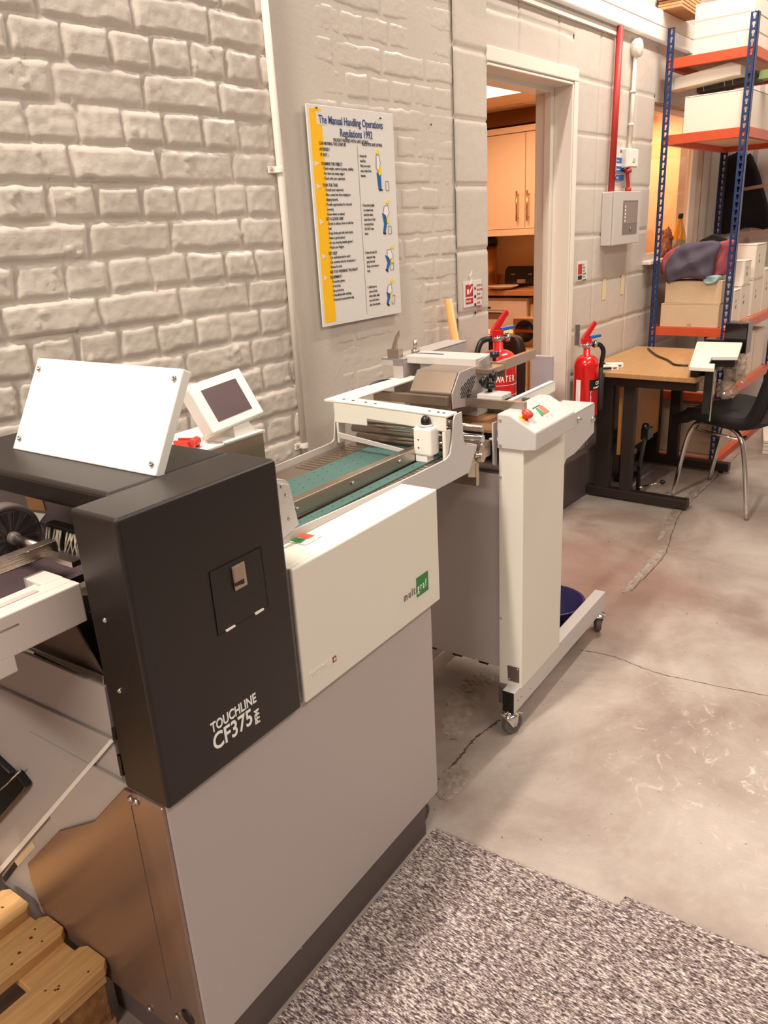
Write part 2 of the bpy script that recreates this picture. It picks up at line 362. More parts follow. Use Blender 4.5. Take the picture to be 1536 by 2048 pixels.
def block_h(x0, zj, xs):
    def f(X, Z):
        h = np.full(X.shape, 0.004)
        for z in zj: h -= 0.006 * (1 - sstep(0.002, 0.010, np.abs(Z + 0.004 * vnoise(X, Z, 8, 21) - z)))
        for x in xs: h -= 0.005 * (1 - sstep(0.002, 0.008, np.abs(X + 0.003 * vnoise(X, Z, 8, 22) - x)))
        return h + vnoise(X, Z, 50, 23) * 0.0008 + vnoise(X, Z, 5, 24) * 0.003
    return f
def patch(b, x0, x1, z0, z1, fn, st, y0=0.0, back=0.15):
    nx = max(2, int((x1 - x0) / st)); nz = max(2, int((z1 - z0) / st))
    xs = np.linspace(x0, x1, nx); zs = np.linspace(z0, z1, nz); X, Z = np.meshgrid(xs, zs); H = fn(X, Z)
    V = np.stack([X, y0 - H, Z], -1).reshape(-1, 3); k = len(b.v); b.v += [tuple(q) for q in V.tolist()]
    for j in range(nz - 1):
        for i in range(nx - 1): a = k + j * nx + i; b.f.append((a, a + 1, a + nx + 1, a + nx)); b.mi.append(0); b.sm.append(True)
    b.box((x0, y0 + 0.003, z0), (x1, y0 + back, z1))
wallb = MB()
patch(wallb, -0.4, 2.626, 0.0, 0.62, lambda X, Z: brick_h(X, Z) * 0, 0.1)
patch(wallb, 0.35, 1.0, 0.62, 2.3, brick_h, 0.006)
patch(wallb, 1.0, 2.626, 0.62, 2.72, brick_h, 0.0065)
patch(wallb, -3.5, 0.35, 0.0, 4.0, lambda X, Z: X * 0, 0.5)
patch(wallb, 0.35, 1.0, 2.3, 4.0, lambda X, Z: X * 0, 0.3); patch(wallb, 1.0, 2.626, 2.72, 4.0, lambda X, Z: X * 0, 0.3)
JZ = [0.226, 0.45, 0.67, 0.888, 1.112, 1.34, 1.565, 1.79, 2.015, 2.24, 2.465]
patch(wallb, 2.626, 2.854, 0.0, 2.72, block_h(2.6, [1.085, 1.325, 1.56, 0.85, 1.79, 2.02, 2.24], [2.637]), 0.009)
patch(wallb, 2.626, 3.595, 2.72, 4.0, lambda X, Z: X * 0, 0.5)
patch(wallb, 2.854, 3.595, 1.99, 2.72, block_h(3.2, [2.17, 2.36, 2.58], [3.1, 3.45]), 0.009)
patch(wallb, 3.595, 4.60, 0.0, 2.9, block_h(3.6, JZ + [2.69], [3.88, 4.33]), 0.009)
patch(wallb, 3.595, 8.0, 2.9, 4.0, lambda X, Z: X * 0, 0.5)
patch(wallb, 4.60, 5.52, 0.0, 1.17, block_h(4.6, [0.226, 0.45, 0.67, 0.888, 1.1], [4.8, 5.25]), 0.012)
patch(wallb, 4.60, 5.52, 1.99, 2.9, block_h(4.6, [2.24, 2.465, 2.69], [4.8, 5.25]), 0.02)
patch(wallb, 5.52, 6.1, 0.0, 2.9, lambda X, Z: X * 0, 0.2)
struct(wallb.build('wall_left', wallp))
pw = MB().box((6.1, -3.8, 0), (6.2, 0, 4.0)); pw2 = pw.build('wall_right', mat('partition_white', (238, 230, 222), 0.5)); struct(pw2)
sk = MB().box((3.52, -0.055, 0.0), (4.9, 0.0, 0.245)); struct(sk.build('baseboard_left', greyblk, bevel=0.006))

# ---- door opening to the kitchen
tr = MB()
tr.box((3.600, -0.012, 0), (3.640, 0.004, 1.994)); tr.box((2.854, -0.012, 1.995), (3.640, 0.004, 2.045))
tr.box((3.584, -0.010, 0), (3.5945, 0.08, 1.989)); tr.box((2.855, -0.010, 1.979), (3.5945, 0.08, 1.989))
tr.box((3.555, 0.08, 0), (3.5945, 0.115, 1.989)); tr.box((3.566, 0.115, 0), (3.5945, 0.165, 1.989)); tr.box((2.855, 0.08, 1.958), (3.556, 0.165, 1.989))
struct(tr.build('trim_1', trimp, bevel=0.003))
db = MB().box((3.36, -0.045, 0.12), (3.385, 0.065, 0.815))
tag(db.build('grey_board', mat('lilac_grey_board', (176, 170, 178), 0.5), bevel=0.002), 'plain grey board standing upright at the foot of the doorway', 'board')

# ---- window in the block wall
win = MB()
for a, b_ in (((4.60, 0.03, 1.17), (5.52, 0.06, 1.205)), ((4.60, 0.03, 1.955), (5.52, 0.06, 1.99)), ((4.60, 0.03, 1.205), (4.635, 0.06, 1.955)), ((5.40, 0.03, 1.205), (5.52, 0.06, 1.955))): win.box(a, b_)
wf = win.build('window_1', trimp, bevel=0.004); struct(wf)
MB().box((4.635, 0.042, 1.205), (5.40, 0.048, 1.955)).build('pane', glass('window_pane', (250, 246, 240)), wf)
MB().box((4.56, -0.05, 1.150), (5.54, 0.10, 1.172)).build('window_sill', trimp, wf, bevel=0.004)

# ---- kitchen shell
k = MB(); k.box((6.0, 0.15, 0), (6.1, 3.4, 2.6)); struct(k.build('wall_back', kwall))
k = MB(); k.box((2.2, 3.3, 0), (6.1, 3.4, 2.6)); struct(k.build('wall_front', kwall))
k = MB(); k.box((2.1, 0.16, 0), (2.2, 3.4, 2.6)); struct(k.build('wall_rear', kwall))
ct = MB().box((2.1, 0.16, 2.2), (6.1, 3.4, 2.26))
for x in (3.0, 3.6, 4.2, 4.8, 5.4): ct.box((x - 0.012, 0.16, 2.194), (x + 0.012, 3.4, 2.2))
for y in (0.6, 1.2, 1.8, 2.4): ct.box((2.1, y - 0.012, 2.195), (6.1, y + 0.012, 2.2))
struct(ct.build('ceiling', mat('kitchen_ceiling_tile', (240, 208, 164), 0.8)))
bk = MB().box((5.62, 0.17, 2.10), (5.99, 3.3, 2.2)); struct(bk.build('trim_2', mat('bulkhead_painted_shade', (150, 96, 52), 0.7)))  # brown colour paints the shade of the gap above the cabinets
cl = empty('ceiling_light', (4.60, 1.1, 2.188), 0, 'bright square ceiling light panel seen through the doorway', 'ceiling light')
MB().box((-0.3, -0.3, 0), (0.3, 0.3, 0.012)).build('frame', trimp, cl)
MB().box((-0.27, -0.27, -0.003), (0.27, 0.27, 0.002)).build('diffuser', mat('diffuser_kitchen', (255, 226, 170), 0.5, emit=4.0), cl)

# ================================================================== THE CREASING MACHINE (local axes u along the wall, v towards it)
cm = machine('creasing_machine', 'large grey creasing machine with charcoal front housing and cream front panel', 'printing machine')
def nb(): return MB()
def screw(b, at, nrm, r=0.006, h=0.004, mi=0):
    at = Vector(at); nrm = Vector(nrm).normalized(); b.lathe(at, nrm, [(0, 0), (r, 0), (r, h * 0.4), (r * 0.75, h), (r * 0.35, h), (r * 0.3, h * 0.4), (0, h * 0.4)], 14, mi)
# lower cabinet
base = nb().box((0.449, 0.0, 0.110), (1.209, 0.36, 0.632)).build('base_cabinet', greyp, cm, bevel=0.003)
tag(base, 'light grey lower cabinet')
pl = nb().box((0.462, 0.016, 0.0), (1.172, 0.30, 0.112)); pl.build('plinth', greyblk, cm)
screws('plinth_screw', chrome, cm, [(0.83, 0.016, 0.10), (0.98, 0.016, 0.10), (0.70, 0.016, 0.09)], (0, -1, 0), 0.004, 0.003)
# reflective end plate of the stand
P = [(0.002, 0.630), (0.092, 0.629)] + [(mu(x, y, 0.445).y, mu(x, y, 0.445).z) for x, y in ((190, 1640), (120, 1660), (57, 1725), (64, 1760))] + [(0.46, 0.11), (0.002, 0.10)]
ep = nb().prism([(0.4485, v, z) for v, z in P], (-0.006, 0, 0)).build('end_plate', mat('end_plate_steel', (150, 126, 112), 0.27, 0.65, var=0.05, vscale=2), cm, bevel=0.0015)
tag(ep, 'shiny steel end plate above the pallet')
b = nb(); q = [mu(262, 1612, 0.442), mu(355, 2010, 0.442)]
b.box((0.4418, q[0].y - 0.0007, q[1].z), (0.4426, q[0].y + 0.0007, q[0].z)); b.build('fold_line', dgrey, ep)
screws('bolt', steel, ep, [mu(x, y, 0.442) for x, y in ((262, 1598), (273, 1604), (300, 2017), (355, 2033))], (-1, 0, 0), 0.006)
b = nb(); b.lathe(mu(376, 2034, 0.4424), (-1, 0, 0), [(0, 0), (0.016, 0), (0.016, 0.001), (0, 0.001)], 24); b.build('cable_hole', black, ep)
# chute panels between end plate and delivery table
def upanel(name, pxs, u_, m, t=0.006, parent=cm, bev=0.001): return nb().prism([mu(x, y, u_) for x, y in pxs], (t, 0, 0)).build(name, m, parent, bevel=bev)
ca = upanel('chute_panel', ((-260, 1258), (225, 1480), (-200, 1972)), 0.452, greyp); tag(ca, 'taupe panel carrying a black latch')
upanel('chute_side', ((226, 1481), (250, 1582), (50, 1900), (-200, 1974)), 0.456, greyp)
upanel('panel_edge', ((221, 1478), (227, 1482), (-186, 1965), (-194, 1957)), 0.4465, white, 0.003, cm, 0)
cb = upanel('upper_chute_panel', ((-200, 1235), (-10, 1300), (48, 1306), (208, 1375), (226, 1479), (-260, 1260)), 0.458, greyp)
upanel('mesh_tray', ((60, 1296), (100, 1268), (150, 1250), (206, 1352), (206, 1358)), 0.475, mat('perforated_dark_sheet', (120, 98, 84), 0.5, bump=1.0, bscale=900), 0.004)
upanel('tray_rim', ((50, 1296), (62, 1296), (206, 1352), (208, 1372)), 0.462, steel, 0.003)
upanel('painted_recess_shade', ((100, 1200), (190, 1190), (215, 1370), (60, 1330)), 0.52, blackm, 0.004)  # black sheet stands in for the shade in the void under the table
for (x0, y0, x1, y1, w) in ((68, 1688, 33, 1728, 6), (32, 1728, 8, 1760, 6)):
    a = mu(x0, y0, 0.4555); c_ = mu(x1, y1, 0.4555); d = (c_ - a).normalized(); nn = Vector((0, -d.z, d.y)) * 0.006
    nb().prism([a + nn, a - nn, c_ - nn, c_ + nn], (-0.0006, 0, 0)).build('slot', mat('slot_light', (224, 200, 164), 0.5) if x0 > 60 else black, cm)
lt = nb(); lt.prism([mu(x, y, 0.451) for x, y in ((-40, 1440), (0, 1510), (32, 1540), (44, 1538), (66, 1566), (60, 1577), (0, 1645), (-60, 1700))], (-0.014, 0, 0))
lo_ = lt.build('latch', black, cm, bevel=0.004)
a, c_ = mu(40, 1542, 0.436), mu(-20, 1600, 0.436); nb().cyl(a, c_, 0.0018, 8).build('latch_edge', chrome, lo_)
# black control housing
hs = nb().box((0.445, -0.012, 0.631), (0.749, 0.089, 1.091)).build('control_housing', graph, cm, bevel=0.006, seg=3)
tag(hs, 'charcoal front housing with white model lettering')
F = -0.0124
b = nb(); nb_ = [mv(x, y, F) for x, y in ((420, 1146), (522, 1095), (537, 1212), (438, 1270))]
dr = nb().prism([mv(x, y, -0.0122) for x, y in ((420, 1146), (522, 1095), (537, 1212), (438, 1270))], (0, -0.0008, 0)).build('access_door', mat('charcoal_door', (25, 17, 16), 0.36, bump=0.1, bscale=900), hs)
def vquad(pxs, v_, t, m, name, par, bev=0.0): return nb().prism([mv(x, y, v_) for x, y in pxs], (0, -t, 0)).build(name, m, par, bevel=bev)
vquad(((418.5, 1147), (421, 1145.5), (439, 1270), (436.5, 1272)), F - 0.0002, 0.001, black, 'door_gap', hs)
vquad(((521, 1094), (523, 1094), (538, 1212), (536, 1213)), F - 0.0002, 0.001, black, 'door_gap', hs)
vquad(((419, 1145), (522, 1093.5), (522, 1095.5), (419, 1147.5)), F - 0.0002, 0.001, black, 'door_gap', hs)
vquad(((438, 1270), (537, 1211.5), (537, 1213.5), (438, 1272)), F - 0.0002, 0.001, black, 'door_gap', hs)
lc = vquad(((461, 1134), (486, 1121.5), (493, 1168), (468.5, 1182)), -0.0130, 0.003, steel, 'door_latch', dr, 0.0008)
lf = vquad(((465, 1138), (483, 1129), (489, 1160), (470, 1170)), -0.0158, 0.0012, satin, 'flap', dr)
vquad(((468.5, 1167), (487, 1156.5), (488.5, 1166), (470, 1173)), -0.0160, 0.0012, black, 'recess', dr)
for a_ in (((450, 1260), (469, 1249), (470, 1252.5), (452, 1264)), ((508.5, 1225.5), (526, 1215.5), (527, 1219), (510.5, 1230))): vquad(a_, -0.0128, 0.002, white, 'hinge', dr, 0.0005)
# lettering on the black housing
th_ = math.degrees(0)
P0 = mv(424, 1466, -0.0126); P1 = mv(513, 1411, -0.0126)
text('lettering', 'TOUCHLINE', 0.0245, ink, hs, (P0.x - 0.001, -0.0126, P0.z - 0.0005), FV, sx=(P1.x - P0.x) / 0.134, off=0.0004)
P0 = mv(430, 1502, -0.0126)
text('lettering', 'CF375', 0.041, ink, hs, (P0.x - 0.002, -0.0126, P0.z), FV, sx=0.80, off=0.0006)
P0 = mv(517, 1446, -0.0126)
text('lettering', 'PFM', 0.0155, ink, hs, (P0.x + 0.004, -0.0126, P0.z), (math.pi / 2, -math.pi / 2, 0), off=0.0003)
screws('screw', chrome, hs, [mu(x, y, 0.445) for x, y in ((211, 1240), (240, 1381))], (-1, 0, 0), 0.004, 0.003)
a, c_ = mu(178, 1223, 0.4445), mu(240, 1245, 0.4445); nb().box((0.4444, c_.y, a.z - 0.0006), (0.4452, a.y, a.z + 0.0006)).build('seam', black, hs)
upanel('side_notch', ((222, 1455), (230, 1455), (232, 1480), (226, 1482)), 0.4445, black, 0.004, hs, 0)
upanel('side_notch', ((233, 1510), (240, 1514), (246, 1552), (241, 1552)), 0.4445, black, 0.004, hs, 0)
# charcoal lid over the mechanism
b = nb(); b.box((0.51, 0.0905, 1.052), (0.7485, 0.60, 1.0905)); b.box((0.64, 0.09, 0.70), (0.747, 0.36, 1.052))
b.build('lid', graph, cm, bevel=0.008, seg=3)
# white cover plate standing on the lid
T0 = Vector((0.598, 0, 1.0915)); dz_ = Vector((0.083, 0, 0.147)); nrm = Vector((0.147, 0, -0.083)).normalized()
b = nb(); A = T0 + Vector((0, 0.095, 0)); B_ = T0 + Vector((0, 0.478, 0))
b.prism([A, B_, B_ + dz_, A + dz_], nrm * 0.017)
cv = b.build('cover_plate', white, cm, bevel=0.002)
screws('screw', chrome, cv, [T0 + Vector((0, vv, 0)) + dz_ * tt for vv, tt in ((0.108, 0.10), (0.108, 0.90), (0.463, 0.12), (0.463, 0.88))], -nrm)
nb().box((0.604, 0.10, 1.090), (0.622, 0.47, 1.096)).build('plate_foot', blackm, cv)
# delivery table and transport gear at the left end
tb = nb(); tb.box((-0.05, 0.10, 0.918), (0.447, 0.118, 0.978)); tb.box((-0.05, 0.118, 0.962), (0.447, 0.145, 0.978)); tb.box((-0.05, 0.148, 0.90), (0.447, 0.165, 0.974))
tb.box((-0.05, 0.1, 0.895), (0.335, 0.108, 0.92))
tb.box((0.415, 0.14, 0.95), (0.447, 0.19, 0.979)); tb.box((-0.05, 0.118, 0.93), (0.44, 0.20, 0.955))
tb.build('delivery_table', mat('table_grey', (206, 194, 186), 0.4), cm, bevel=0.002)
nb().box((-0.05, 0.126, 0.9782), (0.40, 0.137, 0.9790)).build('table_slot', greyp, cm)
nb().box((-0.05, 0.168, 0.945), (0.62, 0.50, 0.957)).build('delivery_belt', mat('dark_mauve_belt', (72, 58, 62), 0.4), cm)
nb().box((-0.05, 0.60, 0.60), (0.44, 0.61, 1.05)).build('rear_guard', dgrey, cm)
a_ = [mu(x, y, 0.60) for x, y in ((-60, 955), (158, 1004), (200, 1100), (-60, 1130))]
sb = nb().prism(a_, (0.006, 0, 0)).build('steel_guard', mat('guard_metal', (112, 98, 98), 0.35, 0.3), cm)
upanel('guard_edge', ((-60, 955), (158, 1002), (158, 1007), (-60, 960)), 0.597, chrome, 0.004)
upanel('warning_label', ((50, 989), (82, 993), (91, 1022), (57, 1018)), 0.598, mat('bronze_label', (170, 118, 70), 0.4), 0.001, sb, 0)
upanel('arrow_sticker', ((64, 1024), (91, 1028), (79, 1044)), 0.598, white, 0.001, sb, 0)
wc = mv(14, 1072, 0.30)
b = nb(); b.lathe(wc - Vector((0, 0.012, 0)), (0, 1, 0), [(0.009, 0), (0.043, 0.002), (0.045, -0.001), (0.0505, 0.0), (0.052, 0.003), (0.052, 0.021), (0.0505, 0.024), (0, 0.024)], 48)
wh = b.build('transport_wheel', dgrey, cm)
b = nb()
for i in range(12):
    a0 = i * math.tau / 12; a1 = a0 + 0.2
    pt = lambda r, a: wc + Vector((r * math.cos(a), -0.0145, r * math.sin(a)))
    nb().prism([pt(0.012, a0 + .08), pt(0.042, a0), pt(0.042, a1 + .05), pt(0.012, a1)], (0, -0.0015, 0)).build('vane', mat('vane_dark', (50, 42, 44), 0.4), wh)
b = nb(); b.lathe(wc - Vector((0, 0.0275, 0)), (0, 1, 0), [(0.0, 0), (0.009, 0), (0.010, 0.004), (0.010, 0.012)], 24); b.build('hub', dgrey, wh)
sh = mv(93, 1088, 0.215); nb().cyl(wc - Vector((0, 0.02, 0)), (wc.x, 0.205, wc.z - 0.001), 0.0065, 18).build('shaft', steel, cm)
a_ = mv(100, 1086, 0.205); 
b = nb(); e1 = Vector((wc.x + 0.012, 0.205, wc.z)); e0 = Vector((0.10, 0.205, wc.z))
b.box((0.10, 0.185, wc.z - 0.008), (wc.x + 0.012, 0.205, wc.z + 0.010)); b.build('arm', steel, cm, bevel=0.001)
b = nb(); b.box((wc.x - 0.01, 0.12, wc.z - 0.012), (wc.x + 0.004, 0.20, wc.z - 0.004)); b.box((0.30, 0.10, 0.957), (0.35, 0.40, 0.960)); b.build('crossbar', steel, cm)
# brush
brc = mu(90, 1050, 0.54)
b = nb(); b.box((0.545, 0.092, brc.z - 0.05), (0.56, brc.y + 0.004, brc.z + 0.002)); bs = b.build('brush_holder', black, cm)
b = nb(); r_ = random.Random(3)
for i in range(34):
    v0 = 0.092 + (brc.y - 0.092) * r_.random(); dv = r_.uniform(-0.016, 0.016)
    zt = brc.z - 0.004; zb = zt - 0.033
    b.tube([(0.543, v0, zt), (0.537, v0 + dv * 0.4, (zt + zb) / 2), (0.533, v0 + dv, zb)], [0.0018, 0.0016, 0.0010], 6)
bri = b; tag(bri.build('bristles', mat('pale_bristle', (212, 202, 182), 0.7), bs), kind='stuff')
b = nb()
for i in range(22): vv = 0.095 + i * 0.006; b.tube([(0.54, vv, brc.z - 0.036), (0.53, vv, brc.z - 0.056)], 0.002, 6)
tag(b.build('dark_bristles', black, bs), kind='stuff')

# white front panel of the conveyor section
pn = nb(); pn.prism([(0.760, 0.0, 0.633), (0.760, 0.0, 0.872), (0.760, 0.0, 0.895), (0.845, 0, 0.895), (1.229, 0, 0.895), (1.229, 0, 0.633)], (0, -0.012, 0))
pn.box((0.760, 0.0, 0.633), (1.229, 0.078, 0.895))
pan = pn.build('front_panel', cream, cm, bevel=0.003, seg=2)
tag(pan, 'cream white front panel with green square logo')
vp = -0.0125
b = nb(); b.box((0.755, -0.0126, 0.868), (0.7551, -0.0125, 0.869))
# multigraf logo: green square and letters
g0 = [mv(x, y, vp) for x, y in ((832.5, 1157.5), (855.5, 1142.5), (856.5, 1180.5), (834, 1195.5))]
sq = nb().box((g0[0].x, vp, g0[3].z), (g0[1].x, vp - 0.0004, g0[0].z + 0.0005)).build('logo_square', greenl, pan)
gz = mv(858, 1170, vp).z
text('logo_lettering', 'multi', 0.026, inkg, pan, (mv(808, 1204, vp).x, vp - 0.0002, mv(808, 1204, vp).z), FV, spacing=1.35, sx=0.72)
text('logo_lettering', 'graf', 0.026, ink, pan, (g0[0].x + 0.002, vp - 0.0006, mv(808, 1204, vp).z), FV, spacing=1.35, sx=0.68)
q = mv(620, 1357, vp); q2 = mv(664, 1328, vp)
text('lettering', 'SWISS MADE', 0.0155, ink, pan, (q.x, vp - 0.0002, q.z), FV, spacing=1.1, sx=(q2.x - q.x) / 0.097, ext=0.0004)
c0 = mv(669, 1318, vp); cs = nb().box((c0.x - 0.005, vp, c0.z - 0.0055), (c0.x + 0.005, vp - 0.0004, c0.z + 0.0055)).build('swiss_emblem', mat('deep_red_print', (150, 24, 26), 0.5), pan)
b = nb(); b.box((c0.x - 0.0011, vp - 0.0003, c0.z - 0.0035), (c0.x + 0.0011, vp - 0.0007, c0.z + 0.0035)); b.box((c0.x - 0.0035, vp - 0.0003, c0.z - 0.0011), (c0.x + 0.0035, vp - 0.0007, c0.z + 0.0011)); b.build('white_cross', ink, cs)
# button label on the panel top
zt = 0.8953
def zquad(pxs, z_, m, name, par, t=0.0005): return nb().prism([mz(x, y, z_) for x, y in pxs], (0, 0, t)).build(name, m, par)
lb = zquad(((572, 1083), (607, 1066.5), (644, 1073.5), (610, 1091)), zt, mat('label_grey_edge', (150, 146, 142), 0.5), 'button_label', pan, 0.0003)
zquad(((574, 1083), (607, 1067.5), (641, 1073.5), (610, 1090)), zt, white, 'label_face', lb, 0.0006)
zquad(((592, 1073.5), (605, 1067.5), (629, 1072), (615, 1079.5)), zt, redl, 'stop_button', lb, 0.0012)
zquad(((579, 1081.5), (591, 1075), (612, 1080), (601, 1088)), zt, greenl, 'start_button', lb, 0.0012)
zquad(((604, 1089), (618, 1082), (625, 1084), (611, 1091)), zt, grey2, 'small_button', lb, 0.001)
zquad(((620, 1081), (632, 1075), (638, 1077), (626, 1083)), zt, grey2, 'small_button', lb, 0.001)

# conveyor deck
dk = nb(); dk.box((0.75, 0.082, 0.845), (1.66, 0.412, 0.886)); dk.build('conveyor_deck', satin, cm)
for k_, (v0, v1) in enumerate(((0.198, 0.338), (0.118, 0.147))):
    bt = nb().box((0.76, v0, 0.8855), (1.60, v1, 0.890)).build('suction_belt', green, cm, bevel=0.002)
    hb = nb()
    for i in range(24):
        for j in range(5 if k_ == 0 else 1):
            vv = v0 + (v1 - v0) * ((j + 0.5) / (5 if k_ == 0 else 1)); uu = 0.78 + i * 0.034 + (0.017 if j % 2 else 0)
            hb.lathe((uu, vv, 0.8902), (0, 0, 1), [(0, 0), (0.0016, 0), (0.0016, 0.0002), (0, 0.0002)], 8)
    tag(hb.build('belt_holes', black, bt), kind='stuff')
b = nb()
for i in range(46):
    uu = 0.80 + i * 0.018
    b.box((uu, 0.090, 0.8862), (uu + 0.009, 0.114, 0.8875))
    if i > 32: b.box((uu - 0.15, 0.345, 0.8862), (uu - 0.141, 0.40, 0.8875))
tag(b.build('louvre_strip', steel, cm), kind='stuff')
nb().box((0.76, 0.1475, 0.884), (1.60, 0.154, 0.8885)).build('belt_gap', black, cm)
rl = nb(); rl.hexa([(0.80, 0.156, 0.8905), (1.58, 0.150, 0.8905), (1.58, 0.170, 0.8905), (0.80, 0.182, 0.8905), (0.80, 0.156, 0.926), (1.58, 0.150, 0.920), (1.58, 0.170, 0.920), (0.80, 0.182, 0.926)])
rlo = rl.build('side_guide_rail', steel, cm, bevel=0.002)
for x, y in ((594, 1013), (704, 963), (797, 917)): q = mv(x, y, 0.154); nb().lathe((q.x, 0.156 - (q.x - 0.8) * 0.008, 0.908), (0, -1, 0), [(0, 0), (0.005, 0), (0.0045, 0.003), (0.002, 0.004), (0, 0.0035)], 14).build('bolt', chrome, rlo)
# near side plate with raised end
def vpoly(pxs, v_, t, m, name, par=cm, bev=0.001): return nb().prism([mv(x, y, v_) for x, y in pxs], (0, t, 0)).build(name, m, par, bevel=bev)
sp = vpoly(((545, 1077), (832, 947), (890, 918), (898, 907), (902, 880), (905, 838), (908, 829), (921, 823), (925, 880), (929, 889), (952, 890), (935, 945), (862, 984), (560, 1120)), 0.080, -0.004, grey2, 'side_plate')
fp_ = [mv(x, y, 0.415) for x, y in ((500, 952), (650, 891), (665, 884), (669, 878), (671, 830), (667, 803), (690, 803), (690, 900), (500, 1000))]
nb().prism(fp_, (0, 0.004, 0)).build('rear_side_plate', grey2, cm, bevel=0.001)
# portal over the belt
b = nb()
b.prism([(1.43, 0.080, 0.962), (1.43, 0.080, 1.0), (1.43, 0.415, 1.012), (1.43, 0.415, 0.955), (1.43, 0.312, 0.955), (1.43, 0.312, 0.973)], (0.004, 0, 0))
b.hexa([(1.43, 0.080, 0.994), (1.485, 0.080, 0.994), (1.485, 0.415, 1.006), (1.43, 0.415, 1.006), (1.43, 0.080, 1.0), (1.485, 0.080, 1.0), (1.485, 0.415, 1.012), (1.43, 0.415, 1.012)])
b.box((1.43, 0.38, 1.006), (1.80, 0.415, 1.012)); b.box((1.43, 0.405, 0.90), (1.46, 0.412, 0.955)); b.box((1.43, 0.083, 0.885), (1.46, 0.092, 0.962))
pt_ = b.build('portal_frame', cream, cm, bevel=0.002)
screws('portal_screw', dgrey, pt_, [(1.455, vv, 1.0005 + 0.012 * (vv - 0.08) / 0.335) for vv in (0.10, 0.115, 0.14, 0.30, 0.33, 0.37, 0.40)], (0, 0, 1), 0.004, 0.0015)
# sensor block on the portal
sc_ = nb(); q = mu(855, 880, 1.415)
b = nb(); b.box((1.400, 0.105, 0.905), (1.440, 0.155, 0.975)); sb_ = b.build('sensor_block', white, cm, bevel=0.006, seg=3)
nb().lathe((1.42, 0.13, 0.975), (0, 0, 1), [(0, 0), (0.018, 0), (0.018, 0.004), (0, 0.004)], 24).build('knob_base', grey2, sb_)
nb().lathe((1.42, 0.13, 0.979), (0, 0, 1), [(0.010, 0), (0.012, 0.004), (0.012, 0.010), (0.010, 0.016), (0.005, 0.021), (0, 0.022)], 20).build('knob', black, sb_)
for z_ in (0.945, 0.925): nb().lathe((1.3998, 0.14, z_), (-1, 0, 0), [(0, 0), (0.002, 0), (0.002, 0.0005), (0, 0.0005)], 8).build('dot', black, sb_)
nb().box((1.402, 0.118, 0.8905), (1.43, 0.15, 0.905)).build('foot', white, sb_)
b = nb(); b.box((1.445, 0.088, 0.926), (1.468, 0.101, 0.950)); swi = b.build('switch', mat('brown_red_plastic', (150, 66, 44), 0.4), cm); nb().box((1.4435, 0.094, 0.928), (1.445, 0.101, 0.948)).build('switch_face', greenl, swi)
# rods and rollers under the portal
for k_, (u_, z_, r__, m_) in enumerate(((1.475, 0.972, 0.008, steel), (1.47, 0.950, 0.007, chrome), (1.50, 0.925, 0.010, steel), (1.52, 0.895, 0.013, satin))):
    nb().cyl((u_, 0.09, z_), (u_, 0.41, z_), r__, 20).build('roller', m_, cm)
b = nb(); b.hexa([(1.40, 0.165, 0.905), (1.405, 0.165, 0.905), (1.405, 0.385, 0.925), (1.40, 0.385, 0.925), (1.40, 0.165, 0.913), (1.405, 0.165, 0.913), (1.405, 0.385, 0.938), (1.40, 0.385, 0.938)])
b.build('bracket_bar', grey2, cm)
# hinge bracket at the near left of the deck
hb = vpoly(((549, 964), (579, 969), (598, 1049), (566, 1078), (549, 1080)), 0.066, 0.004, grey2, 'bracket')
nb().prism([mv(x, y, 0.070) for x, y in ((549, 964), (578, 968), (571, 960), (545, 958))], (0, 0.03, 0)).build('bracket_top', grey2, cm)
screws('bracket_screw', steel, hb, [mv(x, y, 0.066) for x, y in ((578, 1037), (559, 1045), (572, 989), (563, 972))], (0, -1, 0), 0.004, 0.002)
# steel box and touch screen behind the lid
nb().box((0.752, 0.36, 0.82), (1.105, 0.52, 1.010)).build('steel_housing', satin, cm)
nb().box((0.752, 0.358, 1.0105), (1.112, 0.53, 1.0165)).build('housing_top', white, cm, bevel=0.0015)
nb().box((0.752, 0.36, 0.60), (1.1, 0.412, 0.845)).build('rear_housing', greyp, cm)
v_ = 0.36
A, B_, C_, D_ = [mv(x, y, v_ + d) for x, y, d in ((377, 772, 0.055), (480, 734, 0.055), (527, 826, 0.0), (424, 868, 0.0))]
cx = (A + B_ + C_ + D_) / 4
xa = ((B_ - A) + (C_ - D_)).normalized(); ya = ((A - D_) + (B_ - C_)); ya = (ya - xa * ya.dot(xa)).normalized(); na = xa.cross(ya)
w2 = ((B_ - A).length + (C_ - D_).length) / 4; h2 = ((A - D_).length + (B_ - C_).length) / 4
if na.y > 0: na = -na
c8 = lambda sx_, sy_, d: cx + xa * sx_ * w2 + ya * sy_ * h2 - na * d
hsn = nb().hexa([c8(-1, -1, .036), c8(1, -1, .036), c8(1, 1, .036), c8(-1, 1, .036), c8(-1, -1, 0), c8(1, -1, 0), c8(1, 1, 0), c8(-1, 1, 0)]).build('screen_housing', white, cm, bevel=0.003)
tag(hsn, 'tilted white touch screen housing')
def sq_(ax, ay, bx, by, d, t, m, name, par): 
    f = lambda x, y, dd: cx + xa * x * w2 + ya * y * h2 + na * dd
    return nb().prism([f(ax, ay, d), f(bx, ay, d), f(bx, by, d), f(ax, by, d)], na * t).build(name, m, par)
sq_(-0.66, -0.66, 0.66, 0.66, 0.0002, 0.0008, mat('screen_glass', (100, 82, 84), 0.18), 'display', hsn)
b = nb(); nk = cx - ya * h2 * 0.9 - na * 0.02
